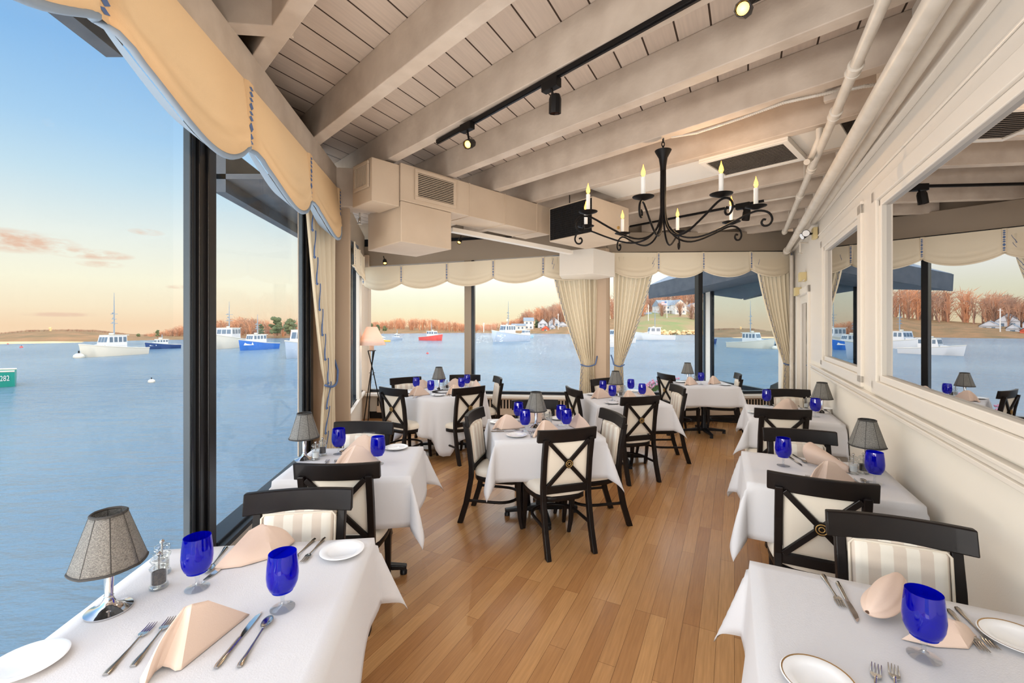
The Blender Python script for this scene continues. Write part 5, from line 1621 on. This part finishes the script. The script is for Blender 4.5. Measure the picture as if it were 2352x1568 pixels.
# ---------------------------------------------------------------- boats
BM = {}
def boat_col(name, c): BM[name] = mat('hull_'+name, c, .35); return BM[name]
for nme, c in (('white', C(190,192,194)), ('navy', C(44,66,112)), ('blue', C(40,96,176)), ('cream', C(190,187,176)), ('teal', C(34,128,116)), ('yellow', C(222,184,84)), ('red', C(206,84,78)), ('pale', C(152,166,184)), ('sky', C(140,178,200)), ('grey', C(150,158,168))): boat_col(nme, c)
def boat(label, bow, stern, hull, cab=(.28,.56), cab_h=1.0, free=1.0, mast=0, beam=.30, windows=5, lowboat=False, text=None, deckgear=True):
    """bow, stern: waterline points in the view (px, py)"""
    b0, s0 = hit_z(bow[0], bow[1], WZ), hit_z(stern[0], stern[1], WZ)
    d = s0-b0; Lh = d.length; rz = math.atan2(d.y, d.x)       # local +x from bow to stern
    t = thing('fishing_boat', label, 'boat', b0, rz, 'boats moored in the harbour')
    W = Lh*beam; fb = Lh*.10*free
    n = 14; vs, fs = [], []
    for i in range(n+1):
        u = i/n
        hb = W/2*min(1, (1-(1-min(1, u/.55))**2.2))*(1 - .10*max(0, u-.6)/.4)
        sheer = fb*(1.9 - 1.55*u + .65*u*u)
        x0 = u*Lh; over = -.06*Lh*(1-u)**3
        for s in (-1, 1):
            pass
        vs += [(x0+over, -hb, sheer), (x0+over*.3, -hb*.82, -.05), (x0, 0, -.5), (x0+over*.3, hb*.82, -.05), (x0+over, hb, sheer)]
    for i in range(n):
        for j in range(4): fs.append((i*5+j, (i+1)*5+j, (i+1)*5+j+1, i*5+j+1))
    fs.append((n*5, n*5+1, n*5+2, n*5+3, n*5+4))
    b = MB().add(vs, fs)
    ho = b.build('hull', [BM[hull]], t, smooth=40)
    dk = MB(); dv, df = [], []
    for i in range(n+1):
        u = i/n; p, q = vs[i*5], vs[i*5+4]
        drop = .05 if u < .5 else .35*fb
        dv += [(p[0], p[1]*.93, p[2]-drop), (q[0], q[1]*.93, q[2]-drop)]
    for i in range(n): df.append((2*i, 2*i+1, 2*i+3, 2*i+2))
    dk.add(dv, df); dk.build('deck', BM['white'], t, weld='open')
    rl = MB()
    for s in (0, 4): rl.tube([Vector(vs[i*5+s]) + Vector((0,0,.02)) for i in range(n+1)], .012*Lh*.6, 5)
    rl.build('gunwale', BM['cream'], t, smooth=60)
    if not lowboat:
        x0, x1 = cab[0]*Lh, cab[1]*Lh; hc = Lh*.13*cab_h; w = W*.36; zb = fb*.9
        lo = fb*1.55
        # trunk forward of the wheelhouse
        c = MB().add([(x0-.16*Lh,-w*.5,zb),(x0-.16*Lh,w*.5,zb),(x0,w*.9,zb),(x0,-w*.9,zb),(x0-.12*Lh,-w*.45,lo*1.05),(x0-.12*Lh,w*.45,lo*1.05),(x0,w*.85,lo*1.15),(x0,-w*.85,lo*1.15)],
                     [(0,3,2,1),(4,5,6,7),(0,1,5,4),(1,2,6,5),(2,3,7,6),(3,0,4,7)])
        c.build('trunk_cabin', BM['white'], t)
        zt = lo + hc
        sl = hc*.35
        c = MB().add([(x0,-w,zb),(x0,w,zb),(x1,w,zb),(x1,-w,zb),(x0+sl,-w*.94,zt),(x0+sl,w*.94,zt),(x1,w*.94,zt),(x1,-w*.94,zt)],
                     [(0,3,2,1),(4,5,6,7),(0,1,5,4),(1,2,6,5),(2,3,7,6),(3,0,4,7)])
        cb = c.build('wheelhouse', BM['white'], t)
        MB().box(((x0+sl+x1)/2+.02*Lh, 0, zt+.03), ((x1-x0-sl)*1.1, w*2.02, .07)).build('roof', BM['cream'], t)
        za, zc = lo+hc*.35, lo+hc*.85
        for s in (-1, 1):
            for k in range(windows-2):
                f0 = (k+.15)/(windows-2); f1 = (k+.85)/(windows-2)
                xa = x0+sl*1.0+(x1-x0-sl)*f0; xb = x0+sl*1.0+(x1-x0-sl)*f1
                MB().add([(xa,s*w*1.0,za),(xb,s*w*1.0,za),(xb,s*w*.965,zc),(xa,s*w*.965,zc)], [(0,1,2,3)]).build('window', M['winglass'], cb)
        for k in range(3):
            y0 = (-.9+k*.62)*w*.94; y1 = y0+.5*w
            def wx(z): return x0 + sl*(z-zb)/(zt-zb) - .015
            MB().add([(wx(za),y0,za),(wx(za),y1,za),(wx(zc),y1*.97,zc),(wx(zc),y0*.97,zc)], [(0,1,2,3)]).build('window', M['winglass'], cb)
        MB().lathe([(.0,zt+.08),(.22,zt+.08),(.26,zt+.18),(.22,zt+.28),(.0,zt+.3)], 12, ((x0+x1)/2, 0, 0)).build('radar', BM['cream'], t, smooth=40)
        if mast:
            m = MB(); mx = x0+(x1-x0)*.62; hm = Lh*mast
            m.tube([(mx,0,zt),(mx,0,zt+hm*.55),(mx,0,zt+hm)], [.09,.07,.02], 6)
            if mast > .4:
                for k, ww in ((.28,.5),(.38,.35),(.5,.5)): m.tube([(mx,-ww,zt+hm*k),(mx,ww,zt+hm*k)], .035, 5); m.box((mx+.1,ww*.6,zt+hm*k+.08), (.15,.15,.18))
            m.build('mast', M['roofgrey'], t)
    if deckgear and not lowboat:
        g = MB()
        for k in range(4): g.box((Lh*(.66+.07*k), W*(.15-.1*(k % 2)), fb*.75), (Lh*.05, W*.22, fb*.5))
        g.build('deck_gear', BM['grey'], t)
    if text:
        cu = bpy.data.curves.new('hull_number', 'FONT'); cu.body = text; cu.size = fb*.46; cu.extrude = .004; cu.align_x = 'RIGHT'
        tmp = bpy.data.objects.new('tmp', cu); COL.objects.link(tmp)
        bpy.context.view_layer.update()
        me = bpy.data.meshes.new_from_object(tmp.evaluated_get(bpy.context.evaluated_depsgraph_get()))
        bpy.data.objects.remove(tmp)
        me.materials.clear(); me.materials.append(BM['white'])
        o = bpy.data.objects.new('hull_number', me); COL.objects.link(o); o.parent = t
        i = n-3; p0, p1 = Vector(vs[(n)*5]), Vector(vs[(n-6)*5]); q0 = Vector(vs[n*5+1])
        o.scale = (.62, 1.1, 1); o.location = (Lh*.972, -W*.5*.925, fb*.42)
        up = (p0-q0).normalized()
        o.rotation_euler = (math.atan2(up.z, up.y) if up.y > 0 else PI/2+.12, 0, .0)
    return t
boat('white lobster boat with a tall mast at far left', (190,821), (330,812), 'cream', (.26,.62), 1.35, 1.15, .75, .30, 6)
boat('navy blue fishing boat left of the black window post', (337,802), (412,799), 'navy', (.22,.60), 1.0, 1.3, .2, .32, 6)
boat('cream fishing boat right of the black window post', (497,802), (552,795), 'cream', (.25,.66), 1.1, 1.2, .45, .34, 5)
boat('bright blue fishing boat in the left window', (553,805), (633,800), 'blue', (.20,.62), 1.2, 1.35, .5, .32, 6)
boat('white boat half hidden by the left window edge', (660,824), (745,812), 'pale', (.24,.66), 1.3, 1.2, .55, .34, 5)
boat('teal boat stern with the number 282 at the left edge', (-440,915), (36,884), 'teal', (.3,.5), .8, 1.3, 0, .32, 5, True, '282')
boat('small yellow boat right of the floor lamp shade', (866,785), (896,784.5), 'yellow', (.25,.6), 1.2, 1.2, .4)
boat('small white boat between the yellow and red boats', (901,781), (921,780), 'pale', (.3,.7), 1.3, 1.5, .4)
boat('red fishing boat in the back left window', (1014,782), (967,781), 'red', (.24,.62), 1.2, 1.3, .35, .34, 5)
boat('pale grey lobster boat in front of the waterfront houses', (1134,785), (1210,782.5), 'pale', (.22,.55), 1.25, 1.35, .55, .30, 6)
boat('pale blue boat behind the grey lobster boat', (1184,776), (1221,775), 'sky', (.45,.80), 1.2, 1.2, .1)
boat('white lobster boat below the hill in the back right window', (1461,780), (1548,780), 'white', (.30,.62), 1.2, 1.1, .6, .28, 4)
boat('white boat mostly hidden by the curtain', (1378,789), (1452,787), 'white', (.3,.6), 1.1, 1.1, .5)
boat('white motor boat behind the curtains, seen mirrored in the right wall window', (1340,797), (1418,796), 'white', (.3,.66), 1.2, 1.1, .6, .28, 6)
for px, py, r, mt, lab in ((348,878,.20,'cream','pale mooring buoy on the water left of the black window post'),(49,798,.22,'red','small red buoy near the left headland'),(982,812,.16,'red','small red buoy in front of the red boat'),(181,822,.5,'cream','white mooring ball at the bow of the tall-masted boat'),(18,790,.14,'red','tiny dark buoy near the left edge')):
    q = hit_z(px, py, WZ)
    o = thing('mooring_buoy', lab, 'buoy', (q.x, q.y, WZ), 0, 'mooring buoys')
    MB().ico((0,0,r*.3), r, 2, 0, (1,1,.8)).build('float', BM[mt], o, smooth=180)
    MB().tube([(0,0,r*.9),(0,0,r*1.6)], r*.15, 6).build('eye', M['iron'], o)

# ---------------------------------------------------------------- eaves, wing and rocks just outside
def eave(y0, y1, z0, z1, d, nm):
    b = MB(); a = [(LX(y0,-.55-d),y0),(LX(y1,-.55-d),y1)]
    b.prism([a[0], a[1], (LX(y1,-.52-d+.06),y1), (LX(y0,-.52-d+.06),y0)], z0, z1)
    o = b.build(nm, M['roofeave']); struct(o)
    s = MB().prism([a[0], a[1], (LX(y1,-.12),y1), (LX(y0,-.12),y0)], z0+.10, z0+.14); s.build('soffit', M['roofeave'], o)
    return o
eave(3.42, 6.6, 2.72, 3.08, 0, 'roof_eave')
eave(-1.2, 2.36, 3.12, 3.4, 0, 'roof_eave_near')
# glazed wing of the building beyond the right back window
wing = thing('glazed_wing', 'glass-walled wing of the building outside the back right window', 'building wing')
G0, G1 = Vector((5.62, 8.6)), Vector((5.08, 11.3))
gd = (G1-G0).normalized(); gn = Vector((gd.y, -gd.x)) * -1          # gn points to the harbour
if gn.x > 0: gn = -gn
def gpoly(s0, s1, o0, o1): return [(G0+gd*s0+gn*o0)[:], (G0+gd*s1+gn*o0)[:], (G0+gd*s1+gn*o1)[:], (G0+gd*s0+gn*o1)[:]]
Lg = (G1-G0).length
MB().prism(gpoly(0, Lg, .0, -.01), .30, 2.9).build('pane', M['wingpane'], wing)
f = MB()
f.prism(gpoly(Lg-.06, Lg+.02, .03, -.05), .25, 2.9); f.prism(gpoly(0, Lg, .04, -.05), .22, .31)
f.build('pane_frame', M['frame'], wing)
MB().prism(gpoly(Lg+.02, Lg+.22, .02, -.2), -.3, 2.9).build('corner_post', M['trimw'], wing)
MB().prism(gpoly(Lg+.22, Lg+.30, .04, -.2), -.3, 2.9).build('post_edge', M['alu'], wing)
MB().prism(gpoly(-.2, Lg+.3, .02, -.3), -2.2, .22).build('stone_base', M['rockm'], wing)
e0, e1 = hit_y(1745,628,8.4), hit_y(1491,686,11.6)
b = MB(); d3 = Vector((0,0,1))
b.bar((e0+Vector((0,0,.17))), (e1+Vector((0,0,.17))), .05, .34); b.build('fascia', M['roofeave'], wing)
back0, back1 = Vector((6.4,8.6,3.9)), Vector((5.9,12.4,3.75))
MB().add([e0+Vector((0,0,.34)), e1+Vector((0,0,.34)), back1, back0], [(0,1,2,3)]).build('roof', M['roofslate'], wing, solid=.03)
MB().add([e0+Vector((.1,0,.03)), e1+Vector((.1,0,.03)), Vector((5.3,11.7,2.55)), Vector((5.75,8.5,2.75))], [(0,1,2,3)]).build('soffit', M['roofeave'], wing, solid=.02)
# rocks
r3 = random.Random(9)
def rock(p, r, label):
    o = thing('boulder', label, 'rock', p, r3.uniform(0,6), 'rocks outside the back windows')
    MB().ico((0,0,0), r, 2, .14, (1.25,1,.62), r3).build('stone', M['rockm'], o, smooth=180)
M['rockp'] = mat('pinkish_stone', C(176,160,148), .85, noise=(5, C(130,122,116)))
ledge = thing('rock_ledge', 'grey rock ledge rising outside the back right window', 'rock')
b = MB()
for k in range(16):
    u = k/15
    b.ico((1.9+2.1*u+r3.uniform(-.1,.1), 9.6+.5*r3.random(), -.65+.75*u+r3.uniform(-.1,.06)), .55, 2, .16, (1.2,1,.8), r3)
b.build('stone', M['rockm'], ledge, smooth=180)
for k in range(9):
    p = G0 + gd*(Lg*(.05+.10*k)) + gn*.25
    rock((p.x, p.y, .05 - .012*k), .14+.03*r3.random(), 'rounded stone in the row under the glazed wing')
def flower_clump(p, r, label):
    o = thing('flowering_plant', label, 'plant', p, 0, 'pink flowers on the rock ledge')
    b = MB()
    for k in range(46):
        a = r3.uniform(0,2*PI); rr = r*math.sqrt(r3.random()); h = r*r3.uniform(.5,1.2)
        e = Vector((rr*math.cos(a), rr*math.sin(a), h)); s = Vector((.012,0,0))
        b.add([Vector((e.x*.3,e.y*.3,0))-s, Vector((e.x*.3,e.y*.3,0))+s, e], [(0,1,2)])
    b.build('foliage', M['leaf'], o, weld='open')
    b = MB()
    for k in range(20):
        a = r3.uniform(0,2*PI); rr = r*math.sqrt(r3.random()); h = r*r3.uniform(.75,1.25)
        b.ico((rr*math.cos(a), rr*math.sin(a), h), .022, 1, .2)
    b.build('blossom', M['pink'], o)
M['leaf'] = mat('green_leaf', C(96,122,72), .8); M['pink'] = mat('pink_blossom', C(206,150,172), .8)
for k, (px, py) in enumerate(((1486,893),(1500,886),(1515,882),(1530,878),(1544,876))):
    q = hit_y(px, py, 9.35)
    flower_clump((q.x, q.y, q.z-.12), .17, ['pink flowers nearest the table lamp','second clump of pink flowers from the left','third clump of pink flowers from the left','pink flowers near the cross-back chair','pink flowers at the right end of the ledge'][k])
# ---------------------------------------------------------------- sky, sun, lamps, camera
w = bpy.data.worlds.new('sunset_sky'); sc.world = w; w.use_nodes = True
nt = w.node_tree; N = nt.nodes; L = nt.links
bg = N['Background']
tc = N.new('ShaderNodeTexCoord'); sp = N.new('ShaderNodeSeparateXYZ'); L.new(tc.outputs['Generated'], sp.inputs[0])
def math_n(op, a, b=None, c=None, clamp=False):
    m = N.new('ShaderNodeMath'); m.operation = op; m.use_clamp = clamp
    for i, v in enumerate((a, b, c)):
        if v is None: continue
        if isinstance(v, (int, float)): m.inputs[i].default_value = v
        else: L.new(v, m.inputs[i])
    return m.outputs[0]
def ramp(stops):
    r = N.new('ShaderNodeValToRGB'); e = r.color_ramp.elements
    while len(e) > 1: e.remove(e[-1])
    e[0].position, e[0].color = stops[0]
    for p, c in stops[1:]:
        x = e.new(p); x.color = c
    L.new(sp.outputs['Z'], r.inputs['Fac']); return r.outputs['Color']
left = ramp([(0, C(252,220,184)), (.03, C(254,236,204)), (.075, C(255,250,224)), (.15, C(238,245,238)), (.24, C(200,228,243)), (.31, C(172,212,244)), (.42, C(140,190,238)), (.60, C(150,182,222)), (.85, C(200,208,224))])
right = ramp([(0, C(255,230,188)), (.025, C(255,244,206)), (.06, C(255,253,226)), (.10, C(255,255,246)), (.30, C(246,250,250)), (.55, C(226,234,244)), (.85, C(205,212,226))])
mx = N.new('ShaderNodeMix'); mx.data_type = 'RGBA'
az = N.new('ShaderNodeMapRange'); az.inputs['From Min'].default_value = -.42; az.inputs['From Max'].default_value = -.26
L.new(sp.outputs['X'], az.inputs['Value'])
L.new(az.outputs[0], mx.inputs['Factor']); L.new(left, mx.inputs['A']); L.new(right, mx.inputs['B'])
col = mx.outputs['Result']
# a few small sunset clouds, fixed in the sky
cl = None
nz = N.new('ShaderNodeTexNoise'); nz.inputs['Scale'].default_value = 38; nz.inputs['Detail'].default_value = 5
nm = N.new('ShaderNodeMapping'); nm.inputs['Scale'].default_value = (1,1,2.4); L.new(tc.outputs['Generated'], nm.inputs['Vector']); L.new(nm.outputs[0], nz.inputs['Vector'])
for px, py, rw, rh, k in ((22,552,.075,.018,1.0),(90,566,.04,.009,.7),(205,583,.055,.009,.9),(255,588,.03,.006,.8),(232,607,.03,.006,.6),(140,722,.05,.004,.7),(337,533,.025,.006,.6),(412,659,.02,.004,.6)):
    d = Vector(((px-CX)/F, 1, (HZ-py)/F)).normalized()
    tx = Vector((d.y, -d.x, 0)).normalized(); tz = tx.cross(d)
    def dotv(v, s):
        n = N.new('ShaderNodeVectorMath'); n.operation = 'DOT_PRODUCT'; L.new(tc.outputs['Generated'], n.inputs[0]); n.inputs[1].default_value = v/s; return n.outputs['Value']
    a = dotv(tx, rw); b = dotv(tz, rh)
    b0 = d.dot(tz)/rh
    r2_ = math_n('ADD', math_n('MULTIPLY', a, a), math_n('MULTIPLY', b, b))
    fw = math_n('GREATER_THAN', sp.outputs['Y'], 0.0)
    g = math_n('MULTIPLY', math_n('SUBTRACT', 1.15, r2_, clamp=True), fw)
    g = math_n('MULTIPLY', g, k)
    cl = g if cl is None else math_n('MAXIMUM', cl, g)
cl = math_n('MULTIPLY', cl, math_n('MULTIPLY_ADD', nz.outputs['Fac'], 4.2, -1.45, clamp=True))
cm = N.new('ShaderNodeMix'); cm.data_type = 'RGBA'; L.new(cl, cm.inputs['Factor']); L.new(col, cm.inputs['A']); cm.inputs['B'].default_value = C(236,200,176)
# sky behind the camera and overhead is boosted to brighten the room
glow = N.new('ShaderNodeMapRange'); glow.interpolation_type = 'SMOOTHSTEP'
glow.inputs['From Min'].default_value = .55; glow.inputs['From Max'].default_value = -.5
glow.inputs['To Min'].default_value = 1.0; glow.inputs['To Max'].default_value = BACKGLOW
L.new(sp.outputs['Y'], glow.inputs['Value'])
zen = N.new('ShaderNodeMapRange'); zen.interpolation_type = 'SMOOTHSTEP'
zen.inputs['From Min'].default_value = .5; zen.inputs['From Max'].default_value = .95
zen.inputs['To Min'].default_value = 0.0; zen.inputs['To Max'].default_value = ZENITH
L.new(sp.outputs['Z'], zen.inputs['Value'])
rt = N.new('ShaderNodeMapRange'); rt.interpolation_type = 'SMOOTHSTEP'
rt.inputs['From Min'].default_value = .04; rt.inputs['From Max'].default_value = .22
rt.inputs['To Min'].default_value = 0.0; rt.inputs['To Max'].default_value = RIGHTSKY
L.new(sp.outputs['Z'], rt.inputs['Value'])
tot = math_n('ADD', math_n('ADD', glow.outputs[0], zen.outputs[0]), math_n('MULTIPLY', rt.outputs[0], az.outputs[0]))
L.new(cm.outputs['Result'], bg.inputs['Color']); L.new(tot, bg.inputs['Strength'])

sun = bpy.data.lights.new('low_sun', 'SUN'); sun.energy = 1.2; sun.color = (1,.62,.36); sun.angle = .02
so = bpy.data.objects.new('low_sun', sun); COL.objects.link(so)
so.rotation_euler = Vector((-.42, .90, -.10)).to_track_quat('-Z', 'Y').to_euler()
def area(name, loc, aim, size, energy, color=(1,.95,.88), sy=None):
    l = bpy.data.lights.new(name, 'AREA'); l.energy = energy; l.size = size; l.color = color
    if sy: l.shape = 'RECTANGLE'; l.size_y = sy
    o = bpy.data.objects.new(name, l); COL.objects.link(o); o.location = loc
    o.rotation_euler = (Vector(aim)-Vector(loc)).to_track_quat('-Z', 'Y').to_euler()
    return o
for a in AREAS: area(*a)

cam = bpy.data.cameras.new('camera'); co = bpy.data.objects.new('camera', cam); COL.objects.link(co)
co.location = (0, 0, CZ); co.rotation_euler = (PI/2, 0, 0)
cam.sensor_width = 36; cam.lens = 36*F/2352; cam.shift_y = -(784-HZ)/2352
cam.clip_start = .02; cam.clip_end = 2000
sc.camera = co
sc.view_settings.view_transform = 'Standard'; sc.view_settings.look = 'None'
sc.view_settings.exposure = EXPO; sc.view_settings.gamma = 1.0
cy = sc.cycles
cy.max_bounces = 5; cy.diffuse_bounces = 2; cy.glossy_bounces = 3; cy.transmission_bounces = 3; cy.transparent_max_bounces = 10
cy.caustics_reflective = False; cy.caustics_refractive = False
cy.use_denoising = True; cy.sample_clamp_indirect = 6
cy.use_adaptive_sampling = True; cy.adaptive_threshold = .06; cy.adaptive_min_samples = 12
cy.use_light_tree = False
w.cycles.sampling_method = 'MANUAL'; w.cycles.sample_map_resolution = 512
cy.use_fast_gi = True; cy.fast_gi_method = 'ADD'
w.light_settings.ao_factor = AMB; w.light_settings.distance = 1.6
